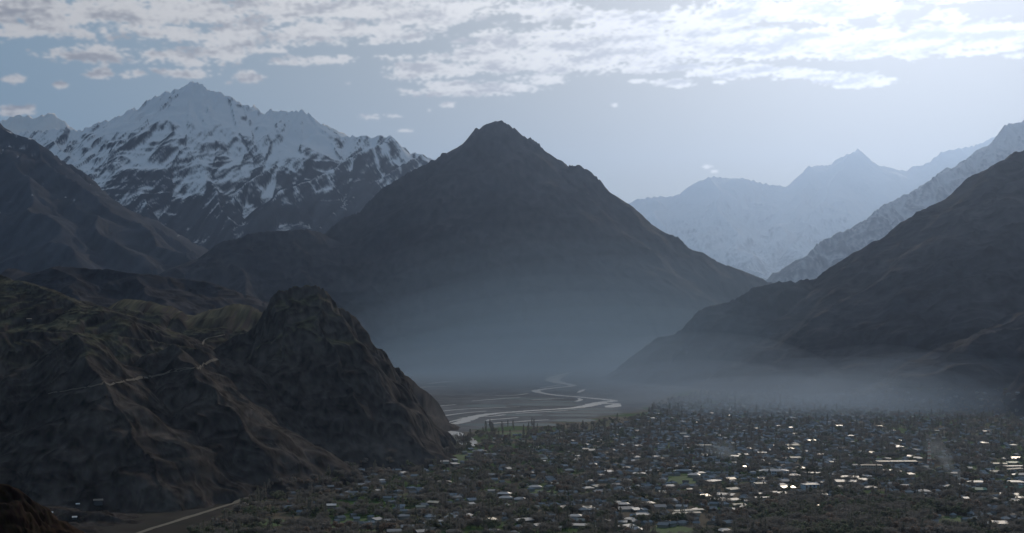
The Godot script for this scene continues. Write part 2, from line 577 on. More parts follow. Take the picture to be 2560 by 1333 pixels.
	m.ridge(crest(8.2, 8.7, [440, 760, 500, 690, 540, 640, 570, 600, 610, 584, 660, 578, 720, 575, 760, 573, 810, 580, 870, 620]), 0.5, 0.5, 6.0)
	m.ridge(spur([570, 602, 8.4, 600, 690, 7.8, 640, 770, 7.3]), 0.5, 0.5, 6.0)
	m.ridge(spur([740, 578, 8.5, 760, 690, 7.9, 800, 780, 7.3]), 0.5, 0.5, 6.0)
	m.gully = 34.0
	m.crag = 4.0
	m.bend = 0.2
	m.twist = 0.3
	m.wave = 140.0
	m.jag_wave = 60.0
	m.fan = 35.0
	m.steep = 12.0
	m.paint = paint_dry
	grid(m, 380, 2150, 9300, 10.0, 5700, 9700, 17.0, 12000, 110.0)
	terrain("pyramid_mountain", m, "steep dark pyramid shaped mountain rising in the middle of the valley")

	# the far ranges up the main valley
	m = Massif.new(13)
	m.ridge(crest(42.0, 42.0, [1300, 700, 1480, 560, 1530, 530, 1570, 508, 1600, 497, 1640, 491, 1675, 488, 1690, 483, 1700, 489, 1720, 475, 1750, 455, 1775, 440, 1800, 440, 1840, 443, 1870, 446, 1900, 452, 1930, 458, 1962, 468, 1985, 450, 2010, 432, 2035, 412, 2065, 408, 2085, 395, 2110, 383, 2130, 376, 2139, 370, 2150, 376, 2170, 392, 2200, 408, 2230, 424, 2255, 424, 2265, 414, 2290, 412, 2320, 398, 2345, 385, 2370, 372, 2400, 368, 2430, 362, 2455, 358, 2500, 340, 2650, 310]), 0.75, 0.8, 45.0)
	m.ridge(spur([1775, 442, 41.8, 1800, 520, 39.8, 1840, 600, 37.5, 1900, 690, 35.0]), 0.6, 0.6, 30.0)
	m.ridge(spur([2139, 372, 41.8, 2080, 480, 39.6, 2010, 580, 37.5, 1960, 680, 35.0]), 0.6, 0.6, 30.0)
	m.ridge(spur([2030, 414, 41.8, 1980, 520, 39.4, 1930, 620, 37.0]), 0.65, 0.65, 30.0)
	m.ridge(spur([1640, 493, 41.8, 1660, 570, 39.6, 1720, 660, 37.4]), 0.65, 0.65, 30.0)
	m.gully = 230.0
	m.wave = 650.0
	m.jag_wave = 200.0
	m.fan = 0.0
	m.paint = paint_far
	grid(m, 1280, 2660, 42000, 38.0, 33500, 42400, 62.0, 47500, 500.0)
	terrain("far_range", m, "pale hazy snow dusted mountain range at the far end of the valley")

	m = Massif.new(17)
	m.ridge(crest(17.0, 19.6, [1840, 800, 1900, 742, 1945, 697, 1965, 670, 1985, 648, 2020, 630, 2060, 605, 2100, 585, 2150, 558, 2165, 535, 2200, 518, 2250, 490, 2300, 458, 2340, 440, 2380, 415, 2410, 395, 2440, 382, 2470, 360, 2500, 335, 2530, 312, 2560, 298, 2620, 270, 2720, 240]), 0.62, 0.8, 26.0)
	m.ridge(spur([2200, 520, 18.3, 2160, 610, 17.4, 2120, 690, 16.6]), 0.6, 0.6, 12.0)
	m.ridge(spur([2380, 417, 18.95, 2320, 520, 17.9, 2260, 620, 17.0]), 0.6, 0.6, 12.0)
	m.ridge(spur([2540, 308, 19.3, 2480, 430, 18.3, 2420, 540, 17.2]), 0.6, 0.6, 12.0)
	m.gully = 110.0
	m.wave = 320.0
	m.fan = 30.0
	m.paint = paint_side
	grid(m, 1820, 2740, 19000, 18.0, 14000, 19800, 30.0, 23000, 200.0)
	terrain("valley_side_ridge", m, "hazy blue ridge with snow streaks slanting down behind the dark brown mountainside")

	# the brown mountainside across the town
	m = Massif.new(19)
	m.ridge(crest(6.1, 5.6, [1480, 1050, 1540, 985, 1553, 968, 1567, 952, 1585, 930, 1605, 905, 1630, 880, 1660, 850, 1690, 825, 1720, 800, 1760, 775, 1800, 755, 1850, 738, 1910, 716, 1950, 706, 2000, 697, 2060, 692, 2066, 684, 2075, 680, 2090, 681, 2120, 655, 2150, 632, 2180, 605, 2200, 592, 2240, 572, 2270, 556, 2300, 540, 2330, 525, 2370, 500, 2400, 480, 2420, 462, 2440, 442, 2460, 436, 2480, 431, 2495, 408, 2510, 395, 2525, 380, 2537, 376, 2560, 381, 2620, 340, 2760, 260]), 0.55, 0.7, 9.0)
	m.ridge(spur([2440, 444, 5.65, 2350, 600, 5.25, 2280, 750, 4.9, 2220, 880, 4.6]), 0.6, 0.6, 5.0)
	m.ridge(spur([2200, 594, 5.75, 2100, 720, 5.5, 2000, 820, 5.25, 1930, 910, 5.0]), 0.6, 0.6, 5.0)
	m.ridge(spur([2000, 699, 5.85, 1900, 790, 5.7, 1800, 880, 5.5]), 0.55, 0.55, 5.0)
	m.ridge(spur([2600, 560, 5.1, 2520, 720, 4.7, 2460, 850, 4.4]), 0.6, 0.6, 5.0)
	m.ridge(spur([2700, 690, 4.2, 2620, 742, 4.25, 2560, 776, 4.3, 2500, 810, 4.35, 2440, 845, 4.4, 2390, 880, 4.4]), 0.5, 0.5, 4.0)
	m.gully = 17.0
	m.crag = 5.0
	m.wave = 90.0
	m.jag_wave = 36.0
	m.fan = 18.0
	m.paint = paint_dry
	grid(m, 1380, 2800, 5800, 5.5, 3200, 6200, 10.0, 7800, 80.0)
	right_mountain = m
	terrain("brown_mountainside", m, "dark brown mountainside sloping down to the town on the far bank")

	# low brown hills behind the near hill
	m = Massif.new(23)
	m.ridge(crest(4.6, 4.6, [-200, 760, 60, 725, 95, 700, 120, 680, 150, 664, 175, 667, 220, 670, 280, 675, 350, 685, 430, 690, 500, 702, 560, 722, 640, 760]), 0.36, 0.3, 4.0)
	m.ridge(crest(5.6, 5.6, [-200, 640, 0, 664, 40, 672, 80, 690, 140, 715]), 0.4, 0.4, 4.0)
	m.ridge(spur([150, 666, 4.58, 190, 720, 4.3, 260, 780, 4.0]), 0.36, 0.36, 3.0)
	m.ridge(spur([350, 687, 4.55, 380, 730, 4.3, 430, 780, 4.0]), 0.36, 0.36, 3.0)
	m.gully = 16.0
	m.wave = 90.0
	m.fan = 40.0
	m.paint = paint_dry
	grid(m, -220, 760, 4700, 5.0, 3500, 5000, 9.0, 6400, 60.0)
	terrain("brown_hills", m, "low brown hills with pale tracks in the gap behind the near hill")

	# the near hill: plateau, knob and the long dark face over the road
	m = Massif.new(29)
	m.ridge(crest(2.7, 2.836, [560, 880, 600, 836, 640, 800, 670, 770, 690, 745, 705, 728, 730, 717, 765, 713, 800, 718, 822, 735, 835, 755, 860, 780, 880, 790, 892, 815, 910, 832, 930, 850, 945, 870, 955, 895, 965, 915, 975, 914, 985, 918, 1000, 932, 1015, 960, 1030, 985, 1042, 1010, 1045, 1035, 1060, 1050, 1072, 1066, 1090, 1085, 1104, 1102, 1114, 1122]), 0.66, 0.8, 5.0, 2.4)
	m.ridge(spur([775, 715, 2.76, 800, 790, 2.66, 830, 880, 2.56, 880, 990, 2.46, 930, 1090, 2.4]), 0.7, 1.7, 4.0, 2.0)
	m.ridge(spur([985, 919, 2.8, 985, 1000, 2.72, 1000, 1070, 2.64]), 1.25, 1.25, 4.0)
	m.ridge(crest(2.15, 2.5, [-260, 845, 0, 832, 100, 827, 200, 832, 300, 840, 400, 854, 480, 870, 540, 888, 600, 905, 660, 925]), 0.62, 0.05, 2.5, 0.8)
	m.ridge(spur([420, 858, 2.32, 520, 960, 2.2, 600, 1060, 2.12, 660, 1150, 2.06]), 0.6, 0.6, 2.0)
	m.ridge(spur([200, 834, 2.2, 260, 960, 2.07, 330, 1090, 1.97, 400, 1200, 1.9]), 0.6, 0.6, 2.0)
	m.ridge(crest(2.9, 2.6, [-200, 670, 0, 690, 30, 700, 60, 703, 90, 712, 120, 722, 150, 735, 180, 752, 210, 770, 240, 792, 280, 815]), 0.34, 0.3, 2.5, 0.85)
	m.ridge(crest(2.6, 2.55, [190, 796, 215, 775, 235, 763, 260, 766, 290, 785, 330, 802]), 0.3, 0.3, 2.0, 0.85)
	m.ridge(crest(3.0, 2.95, [250, 782, 280, 758, 310, 746, 330, 742, 370, 748, 420, 762, 450, 780]), 0.3, 0.3, 2.0, 0.85)
	m.ridge(crest(3.1, 3.05, [450, 788, 490, 778, 520, 772, 560, 762, 590, 757, 630, 768, 680, 780]), 0.3, 0.3, 2.0, 0.85)
	m.ridge(crest(1.95, 1.95, [-100, 1225, 60, 1245, 200, 1255, 300, 1258, 420, 1275, 500, 1300]), 0.3, 0.06, 1.0, 0.5)
	m.ridge(crest(1.79, 1.74, [-80, 1256, 60, 1264, 160, 1274, 250, 1284, 330, 1300]), 0.3, 0.12, 1.0, 0.4)
	m.ridge(crest(1.70, 1.68, [-80, 1290, 60, 1298, 150, 1306, 230, 1322]), 0.3, 0.12, 1.0, 0.4)
	m.gully = 4.2
	m.crag = 1.2
	m.wave = 34.0
	m.bend = 0.3
	m.jag_wave = 16.0
	m.fan = 3.0
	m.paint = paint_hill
	grid(m, -200, 1240, 2850, 2.3, 1600, 2900, 3.7, 3500, 45.0)
	left_hill = m
	terrain("near_hill", m, "dark bare hill with a rounded cliff knob and a green plateau")

	# the rock beside the camera
	m = Massif.new(37)
	m.ridge(crest(0.2, 0.22, [-420, 1130, -200, 1165, -60, 1185, -15, 1196, 15, 1206, 42, 1222, 62, 1244, 72, 1262, 80, 1282, 92, 1298, 107, 1312, 122, 1332, 140, 1350, 165, 1390, 240, 1480]), 0.7, 0.8, 0.35)
	m.ridge([Vector3(-140, 258, 90), Vector3(-60, 252, 40), Vector3(-66, 240, -40), Vector3(-80, 228, -130), Vector3(-92, 214, -205)], 0.8, 0.7, 0.4)
	m.ridge([Vector3(-60, 252, 60), Vector3(0, 248.2, 4), Vector3(60, 252, 60)], 0.8, 0.5, 0.3)
	m.gully = 1.6
	m.wave = 5.0
	m.jag_wave = 2.0
	m.fan = 0.0
	m.floor_y = -12.0
	m.paint = paint_near
	m.xs = steps(-160, -76, 4.0)
	m.xs.append_array(steps(-75.6, -50, 0.4))
	m.xs.append_array(steps(-46, 160, 4.0))
	m.zs = steps(90, -190, 4.0)
	m.zs.append_array(steps(-190.5, -235, 0.45))
	m.zs.append_array(steps(-240, -560, 8.0))
	terrain("near_rock", m, "black reddish rocky slope in the lower corner close to the camera")

func build_plain() -> void:
	var m := Massif.new(41)
	var xs := steps(-30000, -5000, 2500)
	xs.append_array(steps(-4500, -1600, 250))
	xs.append_array(steps(-1580, 2400, 20))
	xs.append_array(steps(2600, 5000, 300))
	xs.append_array(steps(7500, 30000, 2500))
	var zs := steps(3000, -1200, 600)
	zs.append_array(steps(-1220, -9000, 26))
	zs.append_array(steps(-9500, -32000, 900))
	var n := xs.size()
	var st := SurfaceTool.new()
	st.begin(Mesh.PRIMITIVE_TRIANGLES)
	var f := FastNoiseLite.new()
	f.frequency = 1.0
	f.seed = 5
	for z in zs:
		for x in xs:
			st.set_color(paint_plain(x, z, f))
			st.set_normal(Vector3.UP)
			st.add_vertex(Vector3(x, 0.0, z))
	for j in zs.size() - 1:
		for i in n - 1:
			var a := j * n + i
			for k in [a, a + n, a + 1, a + 1, a + n, a + n + 1]:
				st.add_index(k)
	var o := MeshInstance3D.new()
	o.name = "ground"
	o.mesh = st.commit()
	o.material_override = earth
	tag(o, "broad flat valley floor with fields and gravel", "", "", "structure")
	add_child(o, true)

func paint_plain(x: float, z: float, f: FastNoiseLite) -> Color:
	var big := f.get_noise_2d(x / 260.0, z / 260.0)
	var small := f.get_noise_2d(x / 40.0, z / 60.0)
	var gravel := Color(0.105, 0.110, 0.118) * (1.0 + 0.45 * small + 0.4 * big)
	var soil := Color(0.105, 0.088, 0.068).lerp(Color(0.045, 0.080, 0.026), smoothstep(-0.05, 0.15, big + small * 0.3)) * (1.0 + small * 0.3)
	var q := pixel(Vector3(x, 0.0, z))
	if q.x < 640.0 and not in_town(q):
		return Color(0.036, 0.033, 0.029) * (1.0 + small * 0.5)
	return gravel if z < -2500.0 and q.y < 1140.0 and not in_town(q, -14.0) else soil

# where a point of the valley stands in the view (only used to look up which part of the valley it belongs to)
func pixel(p: Vector3) -> Vector2:
	var c := cos(TILT)
	var s := sin(TILT)
	var y := p.y - EYE
	var fwd := maxf(-p.z * c + y * s, 1.0)
	return Vector2(1280.0 + p.x / fwd * FOCAL, 666.5 - (y * c + p.z * s) / fwd * FOCAL)

var town_edge := PackedVector2Array([Vector2(470, 1345), Vector2(560, 1295), Vector2(640, 1240), Vector2(720, 1205), Vector2(820, 1170), Vector2(950, 1146), Vector2(1060, 1130), Vector2(1130, 1112), Vector2(1180, 1088), Vector2(1300, 1078), Vector2(1480, 1060), Vector2(1600, 1042), Vector2(1650, 1010), Vector2(1740, 985), Vector2(1900, 968), Vector2(2200, 965), Vector2(2600, 975), Vector2(2760, 1010), Vector2(2760, 1420), Vector2(420, 1420)])

func in_town(q: Vector2, margin := 0.0) -> bool:
	return Geometry2D.is_point_in_polygon(q - Vector2(0, margin), town_edge)

func land(x: float, z: float) -> float:
	var h := 0.0
	for m in [right_mountain, left_hill]:
		if x > m.xs[0] and x < m.xs[m.xs.size() - 1] and z < m.zs[0] and z > m.zs[m.zs.size() - 1]:
			h = maxf(h, m.height_at(x, z))
	return h

# the first point of the land that is met in a direction
func on_land(px: float, py: float, m: Massif = null) -> Vector3:
	var d := at(px, py, 1.0) - Vector3(0, EYE, 0)
	var k := 1400.0
	while k < 9000.0:
		var p := Vector3(0, EYE, 0) + d * k
		var h := land(p.x, p.z) if m == null else maxf(m.height_at(p.x, p.z), 0.0)
		if p.y <= h:
			return Vector3(p.x, h, p.z)
		k += clampf((p.y - h) * 0.8, 2.0, 60.0)
	return on_plain(px, py)

func mat(color: Color, rough := 0.9, metal := 0.0, spec := 0.3) -> StandardMaterial3D:
	var m := StandardMaterial3D.new()
	m.albedo_color = color
	m.roughness = rough
	m.metallic = metal
	m.metallic_specular = spec
	return m

func add_mesh(called: String, mesh: Mesh, material: Material, parent: Node) -> MeshInstance3D:
	var o := MeshInstance3D.new()
	o.name = called
	o.mesh = mesh
	if material:
		o.material_override = material
	parent.add_child(o, true)
	return o

var names := {}
func numbered(called: String) -> String:
	var n: int = names.get(called, 0)
	names[called] = n + 1
	return called if n == 0 else "%s_%03d" % [called, n]

func thing(called: String, where: Vector3, yaw := 0.0) -> Node3D:
	var o := Node3D.new()
	o.name = numbered(called)
	add_child(o)
	o.position = where
	o.rotation.y = yaw
	return o

# ---------------------------------------------------------------- flat things on the valley floor
# a strip along points [px, py, width in m] on the land, lifted a little
func strip(points: Array, lift: float, on: Massif = null, wobble := 0.12) -> ArrayMesh:
	var way := []
	var wide := []
	for i in points.size() / 3:
		var last := i == points.size() / 3 - 1
		for k in (1 if on == null or last else 4):
			var e: int = 0 if last else 3
			var t := k / 4.0
			var x: float = lerpf(points[3 * i], points[3 * i + e], t)
			var y: float = lerpf(points[3 * i + 1], points[3 * i + 1 + e], t)
			way.append(on_plain(x, y) if on == null else on_land(x, y, on))
			wide.append(lerpf(points[3 * i + 2], points[3 * i + 2 + e], t))
	var curve := Curve3D.new()
	curve.bake_interval = 4.0
	for i in way.size():
		var back: Vector3 = way[maxi(i - 1, 0)]
		var ahead: Vector3 = way[mini(i + 1, way.size() - 1)]
		var pull: Vector3 = (ahead - back) * 0.17
		curve.add_point(way[i], -pull, pull)
	var st := SurfaceTool.new()
	st.begin(Mesh.PRIMITIVE_TRIANGLES)
	var total := curve.get_baked_length()
	var n := int(clampf(total / 6.0, 8, 400))
	var f := FastNoiseLite.new()
	f.frequency = 1.0
	var starts := []
	for w in way:
		starts.append(curve.get_closest_offset(w))
	var seg := 0
	for i in n + 1:
		var o := total * i / n
		while seg < starts.size() - 2 and o > starts[seg + 1]:
			seg += 1
		var t: float = clampf((o - starts[seg]) / maxf(starts[seg + 1] - starts[seg], 0.01), 0.0, 1.0)
		var w: float = lerpf(wide[seg], wide[seg + 1], t) * 0.5
		var p := curve.sample_baked(o)
		var q := curve.sample_baked(minf(o + 3.0, total)) - curve.sample_baked(maxf(o - 3.0, 0.0))
		var side := Vector3(-q.z, 0, q.x).normalized()
		for k in [-1.0, 1.0]:
			var e: Vector3 = p + side * k * w * (1.0 + wobble * 2.0 * f.get_noise_2d(o / (w * 1.5 + 1.0), k * 9.0))
			if on != null:
				e.y = maxf(on.height_at(e.x, e.z), 0.0)
			st.set_normal(Vector3.UP)
			st.add_vertex(e + Vector3(0, lift, 0))
	for i in n:
		var a := i * 2
		for k in [a, a + 2, a + 1, a + 1, a + 2, a + 3]:
			st.add_index(k)
	return st.commit()

# a patch of land whose outline is given in [px, py, ...]
func patch(points: Array, lift: float, ragged := 0.0) -> ArrayMesh:
	var ring := PackedVector2Array()
	var n := points.size() / 2
	for i in n:
		var a := on_plain(points[2 * i], points[2 * i + 1])
		var b := on_plain(points[(2 * i + 2) % (2 * n)], points[(2 * i + 3) % (2 * n)])
		for k in 4:
			var p := a.lerp(b, k / 4.0)
			ring.append(Vector2(p.x + rng.randf_range(-1, 1) * ragged, p.z + rng.randf_range(-1, 1) * ragged))
	var tri := Geometry2D.triangulate_polygon(ring)
	var st := SurfaceTool.new()
	st.begin(Mesh.PRIMITIVE_TRIANGLES)
	for p in ring:
		st.set_normal(Vector3.UP)
		st.add_vertex(Vector3(p.x, lift, p.y))
	for i in tri.size() / 3:
		var a := ring[tri[3 * i]]
		var b := ring[tri[3 * i + 1]]
		var c := ring[tri[3 * i + 2]]
		var flip := (b - a).cross(c - a) < 0.0
		st.add_index(tri[3 * i])
		st.add_index(tri[3 * i + (2 if flip else 1)])
		st.add_index(tri[3 * i + (1 if flip else 2)])
	return st.commit()

func build_water() -> void:
	var silt := mat(lin(0.24, 0.24, 0.235), 0.35, 0.0, 0.6)
	var r := add_mesh("river", strip([1425, 931, 24, 1405, 937, 45, 1388, 944, 67, 1383, 951, 60, 1398, 957, 48, 1420, 961, 37, 1432, 965, 25, 1408, 968, 25, 1370, 972, 29, 1340, 977, 33, 1351, 982, 25, 1387, 988, 24, 1436, 992, 24, 1480, 996, 24, 1520, 1000, 29, 1535, 1003, 25, 1507, 1006, 40, 1485, 1011, 48, 1452, 1018, 37, 1408, 1022, 24, 1343, 1026, 24, 1288, 1030, 24, 1250, 1033, 24, 1220, 1036, 29, 1190, 1042, 35, 1168, 1050, 35, 1146, 1058, 27, 1113, 1063, 24, 1091, 1067, 24, 1060, 1074, 24], 0.2, null, 0.3), silt, self)
	tag(r, "grey silty river winding through the gravel valley floor", "", "", "structure")
	r = add_mesh("river_branch", strip([1085, 1074, 24, 1105, 1078, 34, 1125, 1082, 50, 1142, 1089, 40, 1155, 1096, 44, 1168, 1106, 40, 1172, 1116, 30], 0.16), silt, self)
	tag(r, "short side channel of the river below the cliff foot", "", "", "structure")
	r = add_mesh("river_channel", strip([1108, 1094, 10, 1118, 1098, 16, 1130, 1104, 18, 1142, 1110, 12], 0.14), silt, self)
	tag(r, "thin river channel beside the cliff foot", "", "", "structure")
	r = add_mesh("river_pool", strip([1512, 1010, 20, 1530, 1009, 40, 1541, 1011, 20, 1532, 1016, 50, 1522, 1019, 20], 0.14), silt, self)
	tag(r, "small pool beside the outer river bend", "", "", "structure")
	r = add_mesh("river_spit", strip([1216, 1052, 10, 1232, 1049, 18, 1250, 1048, 14, 1275, 1046, 14, 1296, 1044, 8], 0.14), silt, self)
	tag(r, "thin streak of water on the gravel flat", "", "", "structure")
	var more := [[1150, 1046, 12, 1185, 1043, 16, 1230, 1041, 10, 1262, 1037, 14], [1200, 1062, 10, 1240, 1058, 16, 1290, 1055, 12, 1330, 1052, 16, 1372, 1050, 8], [1060, 1050, 10, 1110, 1040, 16, 1160, 1033, 10, 1215, 1028, 8], [1040, 1022, 10, 1090, 1016, 14, 1140, 1012, 8], [1330, 1000, 10, 1372, 998, 14, 1410, 997, 8], [1440, 1004, 10, 1452, 1000, 16, 1446, 996, 8], [1462, 974, 10, 1452, 978, 18, 1446, 982, 8], [1070, 960, 14, 1120, 954, 20, 1170, 952, 10], [1010, 972, 12, 1060, 968, 18, 1130, 966, 10], [1290, 1034, 8, 1335, 1031, 14, 1390, 1028, 10, 1440, 1024, 8], [1120, 1056, 8, 1160, 1047, 14, 1205, 1039, 12, 1250, 1036, 8], [1180, 1003, 8, 1240, 998, 12, 1300, 994, 8], [1090, 1030, 8, 1150, 1024, 12, 1230, 1020, 12, 1300, 1017, 6], [1400, 962, 8, 1380, 966, 12, 1350, 970, 8], [1320, 984, 8, 1290, 988, 14, 1240, 990, 8]]
	for k in more.size():
		var o := add_mesh(numbered("braided_channel"), strip(more[k], 0.13, null, 0.3), silt, self)
		tag(o, "thin pale braid of the river on the gravel, number %d from the near bend" % (k + 1), "", "braided channels", "structure")
	var teal := mat(lin(0.055, 0.090, 0.108), 0.75, 0.0, 0.15)
	var k := 0
	for a in [[1228, 1387, 994, 1000], [1300, 1470, 1002, 1007], [1162, 1269, 1011, 1019], [1266, 1452, 1008, 1015], [1250, 1357, 1034, 1041], [1372, 1548, 1021, 1026], [1362, 1562, 1028, 1034], [1366, 1500, 1036, 1042], [1381, 1490, 1047, 1055], [1146, 1250, 1059, 1065], [1257, 1397, 1058, 1066]]:
		var x0: float = a[0]
		var x1: float = a[1]
		var y0: float = a[2]
		var y1: float = a[3]
		var ym := (y0 + y1) * 0.5
		var o := add_mesh(numbered("flooded_field"), patch([x0, ym, lerpf(x0, x1, 0.12), y0 + 1.0, lerpf(x0, x1, 0.4), y0, lerpf(x0, x1, 0.85), y0 + 0.6, x1, ym - 0.6, lerpf(x0, x1, 0.94), y1 - 0.6, lerpf(x0, x1, 0.5), y1, lerpf(x0, x1, 0.1), y1 - 1.0], 0.1 + 0.006 * k, 3.0), teal, self)
		tag(o, "dull teal flooded field, strip %d of eleven beside the river" % (k + 1), "", "flooded fields by the river", "structure")
		k += 1
	var green := mat(lin(0.030, 0.070, 0.016), 0.95)
	var olive := mat(lin(0.055, 0.056, 0.028), 0.95)
	var plot := add_mesh("terrace_field", patch([262, 1268, 300, 1262, 360, 1261, 408, 1264, 380, 1275, 320, 1279, 275, 1276], 0.12, 2.0), olive, self)
	tag(plot, "olive green plot beside the dark hut on the terrace", "", "", "structure")
	plot = add_mesh("terrace_bank", patch([110, 1296, 170, 1285, 240, 1290, 300, 1300, 240, 1312, 150, 1312], 0.10, 3.0), mat(lin(0.06, 0.056, 0.047), 0.95), self)
	tag(plot, "pale bare ground below the huts near the black rock", "", "", "structure")
	k = 0
	for a in [[2335, 2440, 1290, 1326, "bright green field at the near edge of the town"], [1620, 1740, 1312, 1345, "green field below the long bright roofs"], [640, 740, 1298, 1316, "grass green field by the trees above the road"], [800, 980, 1296, 1330, "dark green meadow among the lower houses"], [1110, 1190, 1136, 1162, "pale green meadow with a grassy track"], [1290, 1400, 1224, 1240, "green yard behind the row of hip roofs"], [1660, 1800, 1190, 1212, "green meadow between blue roofs"], [1420, 1480, 1230, 1244, "small green plot near the cream roof"], [2290, 2460, 1166, 1180, "dark green plot behind the smoke"], [1230, 1330, 1080, 1094, "green bank behind the poplar row"], [1400, 1480, 1112, 1124, "dull green plot by the river bank houses"], [1660, 1760, 1204, 1226, "green strip before the flat roofed blocks"]]:
		var x0: float = a[0]
		var x1: float = a[1]
		var y0: float = a[2]
		var y1: float = a[3]
		var o := add_mesh(numbered("green_field"), patch([x0, lerpf(y0, y1, 0.6), lerpf(x0, x1, 0.15), y0 + 2.0, lerpf(x0, x1, 0.6), y0, x1, lerpf(y0, y1, 0.4), lerpf(x0, x1, 0.9), y1 - 2.0, lerpf(x0, x1, 0.4), y1], 0.05 + 0.006 * k, 2.0), green, self)
		tag(o, a[4], "", "", "structure")
		k += 1

func build_tracks() -> void:
	var dust := mat(lin(0.11, 0.098, 0.078), 0.95)
	var faint := mat(lin(0.075, 0.066, 0.056), 0.95)
	var o := add_mesh("road", strip([330, 1340, 7, 380, 1322, 8, 430, 1307, 8, 470, 1294, 10, 500, 1285, 8, 560, 1266, 8, 600, 1255, 7, 640, 1246, 6], 0.3, left_hill), dust, self)
	tag(o, "pale dirt road along the foot of the near hill", "", "", "structure")
	o = add_mesh("hill_track", strip([120, 986, 1.5, 180, 975, 2, 240, 966, 2.5, 300, 957, 3, 320, 952, 4, 370, 944, 3, 410, 936, 3, 436, 929, 5, 450, 927, 3, 490, 921, 3, 512, 916, 3, 518, 908, 3, 545, 898, 3], 0.4, left_hill, 0.2), faint, self)
	tag(o, "pale track slanting across the face of the near hill", "", "", "structure")
	o = add_mesh("plateau_path", strip([506, 862, 3, 510, 852, 3, 520, 846, 2, 540, 842, 2, 562, 838, 2], 0.4, left_hill, 0.2), faint, self)
	tag(o, "pale path on the green saddle beside the knob", "", "", "structure")
	o = add_mesh("meadow_track", strip([1215, 1142, 3, 1200, 1152, 4, 1185, 1162, 4, 1176, 1172, 5, 1176, 1184, 5, 1180, 1200, 4], 0.25), mat(lin(0.11, 0.15, 0.05), 0.95), self)
	tag(o, "light green track curving through the pale green meadow", "", "", "structure")
	o = add_mesh("town_road", strip([2540, 1345, 6, 2546, 1320, 6, 2550, 1300, 6, 2556, 1280, 6], 0.25), dust, self)
	tag(o, "pale road at the near corner of the town", "", "", "structure")

# ---------------------------------------------------------------- houses
func quad(st: SurfaceTool, a: Vector3, b: Vector3, c: Vector3, d: Vector3) -> void:
	for p in [a, b, c, a, c, d]:
		st.add_vertex(p)

# walls of a house of 1 x 1 x 1, set on the ground (they go a little way into it)
func wall_mesh() -> ArrayMesh:
	var st := SurfaceTool.new()
	st.begin(Mesh.PRIMITIVE_TRIANGLES)
	var p := [Vector3(-0.46, -0.3, 0.46), Vector3(0.46, -0.3, 0.46), Vector3(0.46, -0.3, -0.46), Vector3(-0.46, -0.3, -0.46)]
	var up := Vector3(0, 0.98, 0)
	for i in 4:
		var a: Vector3 = p[i]
		var b: Vector3 = p[(i + 1) % 4]
		quad(st, a, a + Vector3(0, 1.28, 0), b + Vector3(0, 1.28, 0), b)
	st.generate_normals()
	return st.commit()

# roofs stand on y = 0 and are 1 wide, 1 deep and 1 high
func roof_mesh(kind: String) -> ArrayMesh:
	var st := SurfaceTool.new()
	st.begin(Mesh.PRIMITIVE_TRIANGLES)
	st.set_smooth_group(-1)
	var a := Vector3(-0.5, 0, 0.5)
	var b := Vector3(0.5, 0, 0.5)
	var c := Vector3(0.5, 0, -0.5)
	var d := Vector3(-0.5, 0, -0.5)
	var t := Vector3(0, -0.12, 0)
	match kind:
		"hip":
			var e := Vector3(-0.2, 1, 0)
			var f := Vector3(0.2, 1, 0)
			quad(st, a, e, f, b)
			quad(st, c, f, e, d)
			for p in [b, f, c, d, e, a]:
				st.add_vertex(p)
		"gable":
			var e := Vector3(-0.5, 1, 0)
			var f := Vector3(0.5, 1, 0)
			quad(st, a, e, f, b)
			quad(st, c, f, e, d)
			for p in [b, f, c, d, e, a]:
				st.add_vertex(p)
		"shed":
			var e := Vector3(-0.5, 1, -0.5)
			var f := Vector3(0.5, 1, -0.5)
			quad(st, a, e, f, b)
			quad(st, c, f, e, d)
			for p in [b, f, c, d, e, a]:
				st.add_vertex(p)
	quad(st, a + t, a, b, b + t)
	quad(st, b + t, b, c, c + t)
	quad(st, c + t, c, d, d + t)
	quad(st, d + t, d, a, a + t)
	st.generate_normals()
	return st.commit()

var walls: Array = []
var roofs := {}
var house_wall: ArrayMesh
var house_roof := {}
var house_spots := []          # Vector3(x, z, radius), so that trees keep off the roofs

func set_house(kind: String, where: Vector3, w: float, d: float, h: float, pitch: float, yaw: float, roof: String) -> Node3D:
	var o := thing("house" if w < 34.0 else "long_building", where, yaw)
	var a := add_mesh("wall", house_wall, walls[rng.randi() % walls.size()], o)
	a.scale = Vector3(w, h, d)
	var b := add_mesh("roof", house_roof[kind], roofs[roof], o)
	b.position.y = h
	b.scale = Vector3(w * 1.04, pitch, d * 1.06)
	house_spots.append(Vector3(where.x, where.z, maxf(w, d) * 0.5))
	house_spots.append(Vector3(where.x, where.z + d * 0.5 + 9.0, w * 0.4 + 3.0))
	return o

# [name, px, py] of things that labels can point from
var landmarks := [["the lattice mast", 2324, 1165], ["the smoke plume", 2403, 1208], ["the long low building", 2242, 1160], ["the blue walled building", 2026, 1215], ["the river poplars", 1200, 1100], ["the bright green field", 2390, 1308], ["the meadow track", 1178, 1175], ["the dark chimney", 2081, 1085], ["the paired bright roofs", 1723, 1284], ["the school", 1933, 1184], ["the green roof", 2445, 1228], ["the orange trees", 1690, 1168], ["the red roof", 712, 1258], ["the tan orchard", 2330, 1265]]
var told := {}
const ONES := ["", "first", "second", "third", "fourth", "fifth", "sixth", "seventh", "eighth", "ninth", "tenth", "eleventh", "twelfth", "thirteenth", "fourteenth", "fifteenth", "sixteenth", "seventeenth", "eighteenth", "nineteenth"]
const TENS := ["", "", "twent", "thirt", "fort", "fift"]

